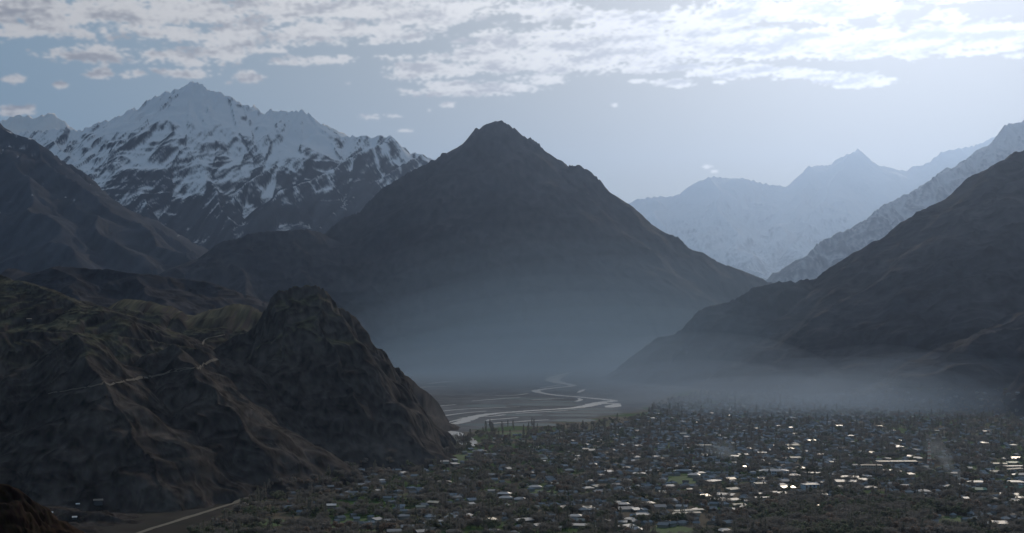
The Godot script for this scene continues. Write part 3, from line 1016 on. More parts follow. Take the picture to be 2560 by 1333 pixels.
func ordinal(n: int) -> String:
	if n == 1:
		return "closest"
	if n < 20:
		return ONES[n]
	return TENS[mini(n / 10, 5)] + ("ieth" if n % 10 == 0 else "y-" + ONES[n % 10])


# labels for many alike things: each is told apart by its rank from a landmark
func label_all(things: Array, what: String) -> void:
	var sets := {}
	for t in things:
		var q := pixel(t.node.position)
		var best := 1e9
		var name_ := ""
		var way := ""
		for l in landmarks:
			var dx: float = q.x - l[1]
			var dy: float = (q.y - l[2]) * 2.4
			var r := dx * dx + dy * dy
			if r < best and r > 60.0:
				best = r
				name_ = l[0]
				way = ("right of " if dx > 0.0 else "left of ") if absf(dx) > absf(dy) else ("in front of " if dy > 0.0 else "behind ")
		var key: String = t.look + "|" + way + name_
		if not sets.has(key):
			sets[key] = []
		sets[key].append([best, t, way + name_])
	for key in sets:
		var all: Array = sets[key]
		all.sort_custom(func(a, b): return a[0] < b[0])
		for i in all.size():
			var t = all[i][1]
			var text: String = (t.look + " " + what).strip_edges()
			if all.size() > 1:
				text += ", " + ordinal(i + 1)
			tag(t.node, text + " " + all[i][2], t.category, t.group)

func build_town() -> void:
	house_wall = wall_mesh()
	for k in ["hip", "gable", "shed"]:
		house_roof[k] = roof_mesh(k)
	walls = [mat(lin(0.16, 0.15, 0.13)), mat(lin(0.22, 0.21, 0.19)), mat(lin(0.11, 0.095, 0.08)), mat(lin(0.28, 0.27, 0.25))]
	roofs = {
		"blue grey": mat(lin(0.19, 0.205, 0.23), 0.5, 0.15, 0.5), "grey": mat(lin(0.16, 0.16, 0.17), 0.5, 0.2, 0.5), "dull brown": mat(lin(0.12, 0.10, 0.085), 0.7, 0.1, 0.4), "pale": mat(lin(0.20, 0.21, 0.225), 0.58, 0.08, 0.4),
		"white": mat(lin(0.32, 0.33, 0.35), 0.55, 0.0, 0.4), "bright tin": mat(lin(0.27, 0.255, 0.225), 0.38, 0.5, 0.5), "cream": mat(lin(0.30, 0.275, 0.23), 0.65, 0.0, 0.3), "green": mat(lin(0.035, 0.13, 0.095), 0.5, 0.1, 0.5), "red": mat(lin(0.22, 0.045, 0.04), 0.6, 0.0, 0.4)}
	var list := []
	# each row: [look of the roof, shape, [px, py, width in px, ...]]
	var rows := [
		["white", "shed", [955, 1200, 20, 828, 1265, 24, 1172, 1203, 10, 1524, 1179, 22, 1591, 1274, 22, 1904, 1151, 14, 2416, 1247, 15, 2245, 1115, 26, 2403, 1211, 14, 1895, 1300, 12, 2083, 1327, 12]],
		["grey", "gable", [850, 1242, 22, 826, 1218, 16, 974, 1302, 28, 898, 1211, 30, 985, 1330, 36, 1011, 1292, 26, 1019, 1318, 34, 1055, 1331, 36, 1108, 1155, 26, 1540, 1211, 22, 1457, 1212, 20, 1497, 1231, 28, 1649, 1268, 30, 1563, 1272, 40]],
		["dull brown", "hip", [1109, 1205, 38, 1133, 1331, 36, 1192, 1203, 30, 1050, 1241, 24, 1127, 1263, 18, 1055, 1275, 22, 991, 1257, 14, 780, 1322, 20, 1976, 1162, 56]],
		["blue grey", "hip", [1076, 1293, 26, 1260, 1234, 36, 1265, 1244, 34, 1300, 1247, 34, 1338, 1216, 32, 1199, 1127, 34, 1561, 1200, 34, 1631, 1177, 34, 1595, 1184, 40, 1711, 1177, 52, 1751, 1182, 24, 1735, 1187, 30, 1676, 1215, 34, 1679, 1250, 36, 1556, 1261, 42, 1470, 1220, 28, 1586, 1324, 40, 1815, 1329, 30, 1811, 1327, 32, 2291, 1145, 32, 2104, 1118, 26, 2443, 1204, 44, 2416, 1256, 28, 2355, 1257, 30, 2344, 1227, 18, 2540, 1204, 40, 2555, 1187, 46, 1984, 1188, 32, 1590, 1141, 22, 1590, 1151, 28, 1438, 1292, 36]],
		["pale", "hip", [1131, 1294, 40, 1234, 1330, 44, 1006, 1291, 26, 1491, 1098, 26, 1457, 1276, 22, 1476, 1275, 18, 2441, 1298, 28, 2471, 1308, 28, 2513, 1299, 26, 2308, 1227, 36, 2176, 1218, 32, 1963, 1203, 30]],
		["pale", "shed", [1866, 1269, 30, 1812, 1236, 46, 1957, 1234, 26, 1935, 1231, 18, 2111, 1191, 26, 2134, 1192, 26, 2102, 1203, 26, 2134, 1203, 26, 2160, 1199, 26, 2033, 1181, 48, 1842, 1275, 20, 1544, 1255, 18, 1573, 1300, 26, 1556, 1307, 24, 1586, 1305, 18, 1611, 1276, 16, 2524, 1236, 44, 2534, 1252, 28, 2501, 1309, 36, 2215, 1175, 46, 2058, 1206, 18, 1882, 1295, 18, 2556, 1245, 30]],
		["bright tin", "shed", [1083, 1257, 30, 1311, 1302, 46, 1102, 1305, 18, 1387, 1208, 20, 1398, 1321, 12, 1451, 1314, 42, 1620, 1259, 34, 1608, 1288, 34, 1740, 1275, 20, 1723, 1278, 80, 1716, 1285, 74, 1567, 1316, 50, 1798, 1248, 44, 1784, 1203, 48, 1572, 1222, 18, 1556, 1229, 28, 1724, 1223, 14, 1742, 1226, 18, 1764, 1240, 24, 1834, 1224, 36, 1902, 1209, 32, 1902, 1236, 20, 1914, 1245, 54, 1849, 1263, 34, 1825, 1250, 54]],
		["bright tin", "shed", [1866, 1254, 10, 1990, 1143, 28, 1971, 1219, 34, 2102, 1217, 16, 2056, 1238, 26, 2030, 1100, 26, 1982, 1111, 34, 2049, 1134, 30, 2083, 1154, 18, 1859, 1136, 26, 1834, 1140, 26, 1906, 1131, 22, 2047, 1265, 26, 2272, 1185, 30, 2245, 1178, 20, 2262, 1216, 20, 2369, 1216, 32, 2486, 1249, 22, 2490, 1180, 26, 2530, 1164, 60, 2536, 1172, 54, 2498, 1158, 38, 2513, 1146, 20, 2534, 1111, 20, 2371, 1329, 14, 1760, 1112, 38, 1716, 1114, 14]],
		["bright tin", "gable", [1495, 1118, 10, 1650, 1130, 8, 1721, 1133, 8, 1704, 1154, 16, 1768, 1166, 14, 1779, 1148, 12, 1811, 1158, 16, 1740, 1178, 12, 1959, 1130, 14, 1347, 1118, 16, 1397, 1094, 16, 1334, 1091, 12, 1359, 1147, 18, 1351, 1230, 14, 1500, 1277, 16, 1338, 1267, 20, 1178, 1134, 18, 1230, 1135, 38, 1051, 1267, 24]],
		["green", "gable", [2445, 1224, 40, 2532, 1155, 30, 2538, 1220, 56]],
		["red", "hip", [712, 1256, 20]]]
	for row in rows:
		var p: Array = row[2]
		for i in p.size() / 3:
			var where := on_land(p[3 * i], p[3 * i + 1] + 6.0)
			var w: float = p[3 * i + 2] * -where.z / FOCAL
			var yaw := rng.randf_range(-0.25, 0.25) + (0.0 if w > 18.0 else 0.3)
			var d := clampf(w * 0.72, 7.0, 14.0) if w < 30.0 else 9.0
			var pitch := rng.randf_range(1.8, 3.0)
			if row[1] == "shed":
				pitch = rng.randf_range(1.0, 2.2) if w < 30.0 else 1.0
				yaw = rng.randf_range(-0.35, 1.0) if row[0] == "bright tin" else rng.randf_range(-0.5, 0.7)
			var look: String = row[0]
			if look == "bright tin":
				look = ["bright tin", "cream", "pale", "cream", "pale"][rng.randi() % 5]
				d *= 0.75
			var node := set_house(row[1], where, w, d, rng.randf_range(2.8, 4.0), pitch, yaw, look)
			var shape: String = {"hip": "hip roofed", "gable": "gable roofed", "shed": "flat roofed"}[row[1]]
			list.append({"node": node, "look": "%s %s" % [look, shape], "category": "house", "group": "houses of the valley town"})
	# the rest that can still be told apart
	var looks := ["blue grey", "grey", "dull brown", "pale", "grey", "bright tin"]
	var shapes := ["hip", "gable", "shed"]
	var tries := 0
	while list.size() < 292 and tries < 20000:
		tries += 1
		var z := -rng.randf_range(1640.0, 3300.0)
		var x := rng.randf_range(-0.2, 0.37) * -z
		var q := pixel(Vector3(x, 0, z))
		if not in_town(q, 14.0) or q.x > 2600.0 or not town_here(q):
			continue
		var w := rng.randf_range(8.0, 17.0)
		if land(x, z) > 10.0 or near_house(x, z, w * 0.5 + 4.0):
			continue
		var shape: String = shapes[rng.randi() % 3]
		var look: String = looks[rng.randi() % looks.size()]
		var node := set_house(shape, Vector3(x, land(x, z), z), w, clampf(w * 0.75, 6.0, 11.0), rng.randf_range(2.6, 3.8), rng.randf_range(1.4, 2.8), rng.randf_range(-0.4, 0.9), look)
		list.append({"node": node, "look": "small %s %s" % [look, {"hip": "hip roofed", "gable": "gable roofed", "shed": "flat roofed"}[shape]], "category": "house", "group": "houses of the valley town"})
	label_all(list, "house")
	far_houses()
	landmarks_of_town()
	build_trees()

var clump := FastNoiseLite.new()
var fields := [Rect2(2335, 1290, 105, 36), Rect2(1620, 1312, 120, 33), Rect2(640, 1298, 100, 18), Rect2(820, 1298, 140, 30), Rect2(1120, 1136, 60, 26), Rect2(1290, 1224, 100, 16), Rect2(1670, 1190, 120, 22), Rect2(1240, 1080, 80, 14), Rect2(1660, 1206, 90, 18), Rect2(2290, 1166, 150, 12)]

func on_field(q: Vector2) -> bool:
	for r in fields:
		if r.has_point(q):
			return true
	return false

# houses thin out on the wooded side and under the cliff
func town_here(q: Vector2) -> bool:
	var chance := clampf((q.x - 700.0) / 900.0, 0.12, 1.0)
	if q.y > 1262.0 and q.x > 1900.0:
		chance *= 0.25
	if q.y < 1090.0 and q.x < 1450.0:
		chance *= 0.3
	return rng.randf() < chance

var cells := {}
var counted := 0
func near_house(x: float, z: float, r: float) -> bool:
	while counted < house_spots.size():
		var s: Vector3 = house_spots[counted]
		counted += 1
		for i in range(floori((s.x - s.z - 10.0) / 40.0), floori((s.x + s.z + 10.0) / 40.0) + 1):
			for j in range(floori((s.y - s.z - 10.0) / 40.0), floori((s.y + s.z + 10.0) / 40.0) + 1):
				var c := Vector2i(i, j)
				if not cells.has(c):
					cells[c] = []
				cells[c].append(s)
	for s in cells.get(Vector2i(floori(x / 40.0), floori(z / 40.0)), []):
		if absf(s.x - x) < s.z + r and absf(s.y - z) < s.z + r:
			return true
	return false

# the many smaller houses, too small to pick apart singly
func far_houses() -> void:
	for look in ["bright tin", "pale", "grey", "blue grey", "dull brown"]:
		for shape in ["gable", "shed", "hip"]:
			if look == "bright tin" and shape == "hip":
				continue
			var box := ArrayMesh.new()
			var st := SurfaceTool.new()
			st.begin(Mesh.PRIMITIVE_TRIANGLES)
			st.append_from(house_wall, 0, Transform3D())
			st.commit(box)
			st = SurfaceTool.new()
			st.begin(Mesh.PRIMITIVE_TRIANGLES)
			st.append_from(house_roof[shape], 0, Transform3D(Basis.from_scale(Vector3(1.05, 0.6, 1.06)), Vector3(0, 0.98, 0)))
			st.commit(box)
			box.surface_set_material(0, walls[1])
			box.surface_set_material(1, roofs[look])
			var spots := []
			var tries := 0
			var most := {"bright tin": 110, "pale": 280, "grey": 330, "blue grey": 330, "dull brown": 160}[look] as int
			while spots.size() < most and tries < 9000:
				tries += 1
				var z := -1700.0 * pow(3.0, rng.randf())
				var x := rng.randf_range(-0.16, 0.38) * -z
				var h := land(x, z)
				var q := pixel(Vector3(x, h, z))
				if not in_town(q, 10.0) or h > (120.0 if x > 300.0 else 8.0) or q.x > 2620.0:
					continue
				var want := exp(-pow((q.x - 1850.0) / 280.0, 2.0) - pow((q.y - 1085.0) / 70.0, 2.0)) * 1.2 + (0.30 if q.x > 1350.0 else 0.14)
				if q.y > 1262.0 and q.x > 1880.0 and q.x < 2440.0:
					want *= 0.2
				if look == "bright tin" and q.y > 1180.0:
					want *= 0.35
				var w := rng.randf_range(7.0, 14.0)
				if rng.randf() > want or near_house(x, z, w * 0.4):
					continue
				spots.append(Transform3D(Basis(Vector3.UP, rng.randf_range(-0.4, 0.9)) * Basis.from_scale(Vector3(w, rng.randf_range(2.8, 4.2), w * rng.randf_range(0.6, 0.85))), Vector3(x, h, z)))
				house_spots.append(Vector3(x, z, w * 0.4))
			var mm := MultiMesh.new()
			mm.transform_format = MultiMesh.TRANSFORM_3D
			mm.mesh = box
			mm.instance_count = spots.size()
			for i in spots.size():
				mm.set_instance_transform(i, spots[i])
			var o := MultiMeshInstance3D.new()
			o.name = numbered("small_houses")
			o.multimesh = mm
			tag(o, "many small %s %s houses scattered through the town" % [look, {"gable": "gable roofed", "shed": "flat roofed", "hip": "hip roofed"}[shape]], "houses", "", "stuff")
			add_child(o)

func box_mesh(size: Vector3) -> BoxMesh:
	var b := BoxMesh.new()
	b.size = size
	return b

func part(called: String, parent: Node3D, size: Vector3, where: Vector3, m: Material) -> MeshInstance3D:
	var o := add_mesh(called, box_mesh(size), m, parent)
	o.position = where
	return o

func bar(a: Vector3, b: Vector3, r: float, called: String, parent: Node3D, m: Material) -> void:
	var c := CylinderMesh.new()
	c.top_radius = r
	c.bottom_radius = r
	c.height = a.distance_to(b)
	c.radial_segments = 6
	c.rings = 1
	var o := add_mesh(called, c, m, parent)
	var y := (b - a).normalized()
	var x := y.cross(Vector3(0.31, 0.2, 0.9)).normalized()
	o.transform = Transform3D(Basis(x, y, x.cross(y)), (a + b) * 0.5)

# a block with rows of windows on the side that faces the valley
func block(called: String, where: Vector3, yaw: float, size: Vector3, storeys: int, bays: int, wall: Material, roof: Material, low_roof: float) -> Node3D:
	var o := thing(called, where, yaw)
	part("wall", o, size + Vector3(0, 1, 0), Vector3(0, size.y * 0.5 - 0.5, 0), wall)
	var glass := mat(lin(0.02, 0.024, 0.03), 0.2, 0.0, 0.5)
	for s in storeys:
		for b in bays:
			part("window", o, Vector3(size.x / bays * 0.5, size.y / storeys * 0.5, 0.3), Vector3((b + 0.5) / bays * size.x - size.x * 0.5, (s + 0.55) / storeys * size.y, size.z * 0.5), glass)
	var r := add_mesh("roof", house_roof["hip"], roof, o)
	r.position.y = size.y + 0.05
	r.scale = Vector3(size.x * 1.04, low_roof, size.z * 1.1)
	house_spots.append(Vector3(where.x, where.z, size.x * 0.5))
	return o

func landmarks_of_town() -> void:
	var cream := mat(lin(0.30, 0.28, 0.24))
	var bluish := mat(lin(0.34, 0.40, 0.46))
	var dark := mat(lin(0.07, 0.07, 0.075))
	var o := block("school", on_land(1933, 1190), 0.05, Vector3(48, 8, 13), 2, 12, bluish, roofs["blue grey"], 3.0)
	tag(o, "wide pale blue school with rows of windows and grey roof", "school")
	o = block("apartment_building", on_land(2179, 1180), -0.1, Vector3(34, 11, 13), 3, 9, cream, roofs["dull brown"], 1.6)
	tag(o, "three storey cream apartment building with rows of dark windows", "building")
	o = block("blue_building", on_land(2026, 1228), 0.25, Vector3(24, 10, 14), 2, 4, bluish, roofs["pale"], 1.8)
	tag(o, "tall blue walled building with pale roof above the trees", "building")
	o = thing("long_low_building", on_land(2242, 1163), 0.06)
	part("wall", o, Vector3(72, 7, 12), Vector3(0, 3, 0), dark)
	for k in 3:
		var r := add_mesh("roof", house_roof["shed"], roofs["cream"], o)
		r.position = Vector3(-24 + 24 * k, 6.5, 0)
		r.scale = Vector3(23, 1.0, 12.6)
	house_spots.append(Vector3(o.position.x, o.position.z, 38))
	tag(o, "very long low building with glinting roof in three lengths", "building")
	o = thing("tower_house", on_land(2040, 1222), 0.2)
	part("wall", o, Vector3(5, 9, 5), Vector3(0, 4, 0), mat(lin(0.5, 0.5, 0.5)))
	var tr := add_mesh("roof", house_roof["hip"], roofs["white"], o)
	tr.position.y = 8.55
	tr.scale = Vector3(5.6, 1.2, 5.6)
	tag(o, "small white tower house beside the blue walled building", "house")
	# the mast
	var white := mat(lin(0.55, 0.53, 0.50), 0.6)
	var red := mat(lin(0.25, 0.04, 0.03), 0.6)
	var mast := thing("lattice_mast", on_land(2324, 1170), 0.3)
	var tall := 44.0
	for k in 4:
		var dir := Vector3(1 if k % 3 == 0 else -1, 0, 1 if k < 2 else -1)
		bar(dir * 3.2, Vector3(dir.x * 0.6, tall, dir.z * 0.6), 0.24, "leg", mast, red)
	for k in 19:
		var y := 2.0 + k * 2.25
		var w := lerpf(6.4, 1.2, y / tall) + 0.4
		var m: Material = white if k % 3 < 2 else red
		for side in [-1.0, 1.0]:
			part("ring", mast, Vector3(w, 0.8, 0.4), Vector3(0, y, side * w * 0.5), m)
			part("ring", mast, Vector3(0.4, 0.8, w), Vector3(side * w * 0.5, y, 0), m)
		for side in [-1.0, 1.0]:
			bar(Vector3(-w * 0.5, y, side * w * 0.5), Vector3(w * 0.47, y + 2.25, side * w * 0.47), 0.1, "brace", mast, white)
	bar(Vector3(0, tall, 0), Vector3(0, tall + 6.0, 0), 0.15, "antenna", mast, red)
	tag(mast, "tall red and white lattice mast standing among the houses", "mast")
	# the chimney
	o = thing("chimney", on_land(2081, 1089))
	var c := CylinderMesh.new()
	c.bottom_radius = 1.3
	c.top_radius = 0.8
	c.height = 32.0
	c.radial_segments = 14
	var stack := add_mesh("stack", c, mat(lin(0.09, 0.09, 0.095)), o)
	stack.position.y = 16.0
	var rim := TorusMesh.new()
	rim.inner_radius = 0.5
	rim.outer_radius = 1.1
	rim.ring_segments = 8
	rim.rings = 14
	var top := add_mesh("rim", rim, white, o)
	top.position.y = 32.1
	tag(o, "tall dark chimney with a pale rim beyond the houses", "chimney")
	# the huts on the hill
	var huts := [[245, 1262, 12.0, 5.0, "dark square hut on the terrace below the hill face", "dull brown"], [194, 1266, 5.0, 2.2, "tiny white roofed shed on the terrace by the dark hut", "white"], [126, 1288, 6.0, 2.2, "small white roofed shed nearer the black rock", "white"], [186, 1300, 6.0, 2.2, "small white roofed shed below the terrace edge", "white"], [72, 803, 9.0, 3.5, "dark hut alone on the green plateau", "dull brown"]]
	for a in huts:
		var p := on_land(a[0], a[1])
		var n := thing("hut", p, 0.3)
		var w := add_mesh("wall", house_wall, dark, n)
		w.scale = Vector3(a[2], a[3], a[2] * 0.8)
		var r := add_mesh("roof", house_roof["shed"], roofs[a[5]], n)
		r.position.y = a[3]
		r.scale = Vector3(a[2] * 1.05, 1.2, a[2] * 0.85)
		tag(n, a[4], "hut")

# ---------------------------------------------------------------- trees
# a crown of many small faces; kind: bare, leafy, blossom or poplar. Height 1, foot at y = 0.
func crown_mesh(kind: String, n: int) -> ArrayMesh:
	var st := SurfaceTool.new()
	st.begin(Mesh.PRIMITIVE_TRIANGLES)
	var lobes := []
	for i in 7:
		var a := rng.randf() * TAU
		lobes.append(Vector3(cos(a) * rng.randf_range(0.12, 0.27), rng.randf_range(0.42, 0.84), sin(a) * rng.randf_range(0.12, 0.27)))
	for i in n:
		var c: Vector3
		var r := Vector3(rng.randfn(), rng.randfn(), rng.randfn()).normalized()
		var size := 0.068
		if kind == "poplar":
			var y := rng.randf()
			var w := 0.12 * sin(PI * clampf(0.12 + y * 0.86, 0.0, 1.0))
			c = Vector3(r.x * w, 0.08 + y * 0.92, r.z * w)
			r = Vector3(r.x * 0.25, 1.0, r.z * 0.25).normalized()
			size = 0.05
		else:
			var lobe: Vector3 = lobes[i % lobes.size()]
			c = lobe + r * rng.randf_range(0.06, 0.19) * Vector3(1.0, 0.85, 1.0)
		var across := r.cross(Vector3(rng.randfn(), rng.randfn(), rng.randfn())).normalized()
		if kind == "bare":
			# twigs
			st.add_vertex(c - across * 0.012)
			st.add_vertex(c + r * 0.17)
			st.add_vertex(c + across * 0.012)
		elif kind == "poplar":
			st.add_vertex(c - across * 0.014)
			st.add_vertex(c + r * 0.12)
			st.add_vertex(c + across * 0.014)
		else:
			var other := across.cross(r).normalized()
			st.add_vertex(c - across * size)
			st.add_vertex(c + other * size * 1.7)
			st.add_vertex(c + across * size)
	st.generate_normals()
	return st.commit()

func trunk_mesh(kind: String) -> ArrayMesh:
	var st := SurfaceTool.new()
	st.begin(Mesh.PRIMITIVE_TRIANGLES)
	var limbs := [[Vector3(0, -0.03, 0), Vector3(0, 0.62 if kind != "poplar" else 0.97, 0), 0.022]]
	if kind != "poplar":
		for i in 6:
			var a := i * 1.9 + rng.randf()
			var y := rng.randf_range(0.25, 0.5)
			limbs.append([Vector3(0, y, 0), Vector3(cos(a) * 0.24, y + rng.randf_range(0.2, 0.38), sin(a) * 0.24), 0.011])
	for l in limbs:
		var a: Vector3 = l[0]
		var b: Vector3 = l[1]
		var w: float = l[2]
		var ring := []
		var y := (b - a).normalized()
		var x := y.cross(Vector3(0.3, 0.1, 0.95)).normalized()
		var z := x.cross(y)
		for i in 4:
			ring.append((x * cos(i * TAU / 4) + z * sin(i * TAU / 4)) * w)
		for i in 4:
			quad(st, a + ring[i], b + ring[i] * 0.3, b + ring[(i + 1) % 4] * 0.3, a + ring[(i + 1) % 4])
	st.generate_normals()
	return st.commit()

func build_trees() -> void:
	clump.seed = 77
	clump.frequency = 1.0
	var bark := mat(lin(0.06, 0.052, 0.045), 0.95)
	var leaf := {
		"bare": [mat(lin(0.080, 0.066, 0.054), 0.95), mat(lin(0.145, 0.112, 0.086), 0.95)], "leafy": [mat(lin(0.098, 0.105, 0.045), 0.9), mat(lin(0.070, 0.072, 0.036), 0.9)],
		"blossom": [mat(lin(0.18, 0.105, 0.066), 0.9), mat(lin(0.17, 0.135, 0.11), 0.9)], "poplar": [mat(lin(0.066, 0.056, 0.044), 0.95), mat(lin(0.055, 0.058, 0.030), 0.95)]}
	for k in leaf:
		for m in leaf[k]:
			m.backlight_enabled = true
			m.backlight = Color(0.4, 0.4, 0.4)
	var crowns := {}
	var trunks := {}
	for kind in leaf:
		crowns[kind] = [crown_mesh(kind, 420 if kind == "bare" else 230), crown_mesh(kind, 380 if kind == "bare" else 200)]
		trunks[kind] = trunk_mesh(kind)
	var proto := {}
	var words := {"bare": "bare brown tree", "leafy": "dull green leafing tree", "blossom": "tan blossoming tree", "poplar": "tall narrow poplar"}
	var singles := []
	var plant := func(kind: String, where: Vector3, tall: float, group: String, look := "") -> void:
		var o: Node3D
		var key := kind + str(rng.randi() % 2)
		if not proto.has(key):
			o = thing(kind + "_tree" if kind != "poplar" else "poplar_tree", where)
			var v := 0 if key.ends_with("0") else 1
			add_mesh("trunk", trunks[kind], bark, o)
			add_mesh("crown", crowns[kind][v], leaf[kind][v], o)
			proto[key] = o
		else:
			o = proto[key].duplicate()
			o.name = numbered(kind + "_tree" if kind != "poplar" else "poplar_tree")
			add_child(o)
		o.position = where
		o.rotation.y = rng.randf() * TAU
		o.scale = Vector3(tall * rng.randf_range(0.9, 1.2), tall, tall * rng.randf_range(0.9, 1.2))
		singles.append({"node": o, "look": look if look else words[kind], "category": "tree", "group": group})
	# the poplars that stand out against the river
	for i in 13:
		plant.call("poplar", on_plain(1128 + i * 3.6 + rng.randf_range(-1, 1), 1112 + rng.randf_range(-2, 2)), rng.randf_range(17, 24), "poplars by the river channel", "thin dark poplar by the channel")
	for i in 46:
		plant.call("poplar", on_plain(1185 + 400.0 * pow(rng.randf(), 0.9), 1074 + rng.randf_range(-8, 14)), rng.randf_range(9, 23), "poplar rows along the river side of the town", "tall bare poplar on the river edge")
	# round trees in the front of the town
	for a in [[1925, 1300, 17.0], [1960, 1299, 16.0], [1990, 1306, 13.0], [1905, 1304, 12.0], [2120, 1290, 15.0], [2150, 1275, 16.0], [2110, 1262, 13.0], [2190, 1250, 14.0]]:
		plant.call("leafy", on_plain(a[0], a[1]), a[2], "round leafing trees at the near edge of the town", "broad round leafing tree")
	for a in [[1680, 1170], [1692, 1166], [1705, 1164], [1668, 1178], [1660, 1176], [1720, 1172], [1650, 1160]]:
		plant.call("blossom", on_plain(a[0], a[1]), 12.0, "orange blossom trees by the big grey roofs", "orange tan blossoming tree")
	for i in 26:
		plant.call("blossom", on_plain(2262 + (i % 9) * 13 + rng.randf_range(-4, 4), 1262 + (i / 9) * 8 + rng.randf_range(-2, 2)), rng.randf_range(7, 10), "tan trees of the orchard", "tan orchard tree")
	for i in 22:
		plant.call("poplar", on_plain(640 + i * 11 + rng.randf_range(-4, 4), 1256 - i * 4.2 + rng.randf_range(-2, 8)), rng.randf_range(18, 26), "poplars on the slope above the road", "shaded poplar above the road")
	# trees of the near part of the town
	var tries := 0
	while singles.size() < 296 and tries < 30000:
		tries += 1
		var z := -rng.randf_range(1620.0, 2050.0)
		var x := rng.randf_range(-0.21, 0.37) * -z
		var q := pixel(Vector3(x, 0, z))
		if not in_town(q, 2.0) or near_house(x, z, 1.5) or on_field(q):
			continue
		var f := clump.get_noise_2d(x / 120.0, z / 120.0)
		var kind := "leafy" if f > 0.22 else ("blossom" if f < -0.42 else "bare")
		plant.call(kind, Vector3(x, land(x, z), z), rng.randf_range(7.0, 13.0), "%s trees among the near houses" % kind)
	for kind in words:
		var of_kind := singles.filter(func(t): return t.node.name.begins_with(kind))
		label_all(of_kind, "")
	# all the others
	var spots := {}
	for kind in leaf:
		for v in 2:
			spots[kind + str(v)] = []
	var count := 0
	tries = 0
	while count < 14000 and tries < 90000:
		tries += 1
		var z := -1600.0 * pow(3.3, rng.randf())
		var x := rng.randf_range(-0.23, 0.38) * -z
		var h := land(x, z)
		var q := pixel(Vector3(x, h, z))
		if not in_town(q, 0.0) or q.x > 2640.0 or h > (70.0 if x > 300.0 else 14.0):
			continue
		var f := clump.get_noise_2d(x / 120.0, z / 120.0)
		var grove := q.y > 1258.0 and q.x > 1880.0 and q.x < 2440.0
		if (clump.get_noise_2d(x / 70.0 + 60.0, z / 70.0) < -0.1 or rng.randf() < 0.3) and not grove or grove and rng.randf() < 0.35:
			continue
		if near_house(x, z, 1.0) or on_field(q):
			continue
		var kind := "leafy" if f + rng.randf_range(-0.2, 0.2) > (0.08 if grove else 0.18) else ("blossom" if f + rng.randf_range(-0.15, 0.15) < -0.32 else "bare")
		if rng.randf() < 0.05:
			kind = "poplar"
		var tall := (5.5 + 8.0 * pow(rng.randf(), 1.6)) * (1.3 if grove else 1.0) if kind != "poplar" else rng.randf_range(13.0, 22.0)
		spots[kind + str(rng.randi() % 2)].append(Transform3D(Basis(Vector3.UP, rng.randf() * TAU) * Basis.from_scale(Vector3(tall * 1.15, tall, tall * 1.15)), Vector3(x, h, z)))
		count += 1
	for kind in leaf:
		for v in 2:
			var all: Array = spots[kind + str(v)]
			var both := ArrayMesh.new()
			var st := SurfaceTool.new()
			st.begin(Mesh.PRIMITIVE_TRIANGLES)
			st.append_from(crowns[kind][v], 0, Transform3D())
			st.commit(both)
			st = SurfaceTool.new()
			st.begin(Mesh.PRIMITIVE_TRIANGLES)
			st.append_from(trunks[kind], 0, Transform3D())
			st.commit(both)
			both.surface_set_material(0, leaf[kind][v])
			both.surface_set_material(1, bark)
			var mm := MultiMesh.new()
			mm.transform_format = MultiMesh.TRANSFORM_3D
			mm.mesh = both
			mm.instance_count = all.size()
			for i in all.size():
				mm.set_instance_transform(i, all[i])
			var o := MultiMeshInstance3D.new()
			o.name = numbered("town_trees")
			o.multimesh = mm
			tag(o, "mass of %s trees covering the town between the houses" % {"bare": "bare brown", "leafy": "dull green", "blossom": "tan blossoming", "poplar": "narrow poplar"}[kind], "trees", "", "stuff")
			add_child(o)

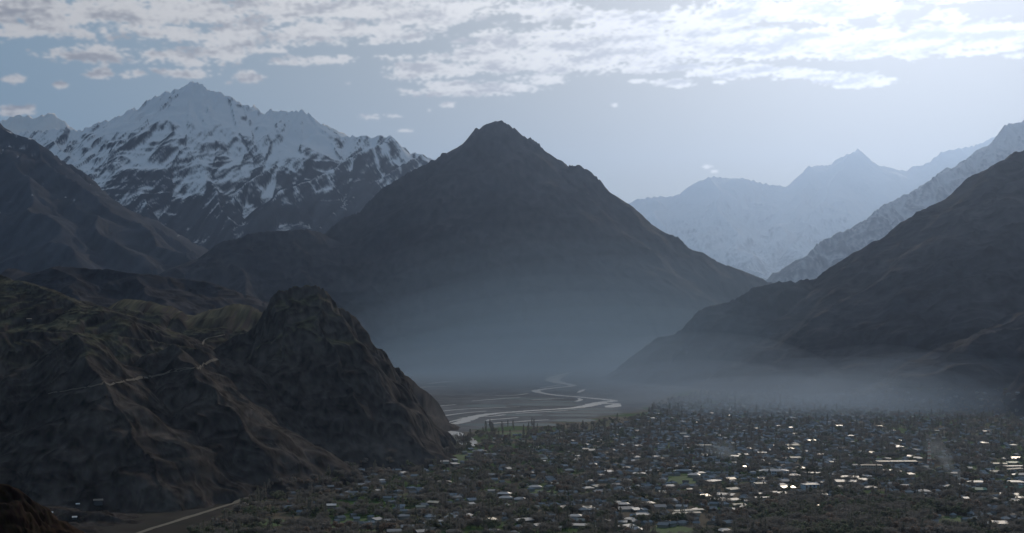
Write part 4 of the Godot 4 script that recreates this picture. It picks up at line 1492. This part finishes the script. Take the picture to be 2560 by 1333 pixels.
# ---------------------------------------------------------------- mist over the valley floor
func mist(called: String, where: Vector3, size: Vector3, density: float, color: Color) -> void:
	var o := FogVolume.new()
	o.name = numbered(called)
	o.shape = RenderingServer.FOG_VOLUME_SHAPE_ELLIPSOID
	o.size = size
	o.position = where
	var m := FogMaterial.new()
	m.density = density
	m.albedo = color
	o.material = m
	tag(o, "thin %s hanging in the valley" % called.replace("_", " "), "mist", "", "stuff")
	add_child(o)

func build_mist() -> void:
	var pale := Color(0.84, 0.91, 1.0)
	for k in 12:
		var g := pow(1.0 - k / 12.6, 1.2)
		mist("valley_mist", Vector3(330 + 130 * sin(k * 2.1), 0, -6050 + 160 * cos(k * 1.7)), Vector3(1700 + 1000 * g, 1650 * g, 2000 + 1700 * g), 0.000002 + 0.0000108 * k, Color(0.78, 0.89, 1.0))
	for k in 5:
		var g := 1.0 - k / 6.0
		mist("river_mist", Vector3(80 + 60 * k, 0, -5350 - 40 * k), Vector3(1500 + 900 * g, 360 * g, 1500 + 900 * g), 0.00005, pale)
	for k in 3:
		var g := 1.0 - k / 4.0
		mist("thin_smoke", Vector3(520, 0, -2700), Vector3(2800 * g, 260 * g, 2600 * g), 0.00002, pale)
	# patches of smoke that lie over the far side of the town
	for k in 30:
		var x := lerpf(560.0, 1900.0, fmod(k * 0.618, 1.0))
		var w := rng.randf_range(520.0, 1050.0)
		mist("town_mist", Vector3(x, rng.randf_range(0, 15), -4080 + rng.randf_range(-420, 420)), Vector3(w, 70.0 + 330.0 * pow(rng.randf(), 2.2), w * rng.randf_range(0.7, 1.0)), rng.randf_range(0.00015, 0.00040), pale)
	# smoke of two fires
	var smoke := Color(0.92, 0.94, 0.96)
	var foot := on_land(2403, 1210)
	for k in 7:
		var t := k / 6.0
		mist("smoke_plume", foot + Vector3(-3 - 34.0 * t + 4.0 * sin(k * 2.0), 7 + 52.0 * t, -12.0 * t), Vector3(9 + 26 * t, 13 + 18 * t, 9 + 24 * t), lerpf(0.02, 0.004, sqrt(t)), smoke)
	foot = on_land(1826, 1158)
	for k in 3:
		mist("smoke_plume", foot + Vector3(-8.0 * k, 8 + 8 * k, -6 * k), Vector3(26 + 14 * k, 18 + 6 * k, 24 + 10 * k), 0.006 - 0.0012 * k, smoke)
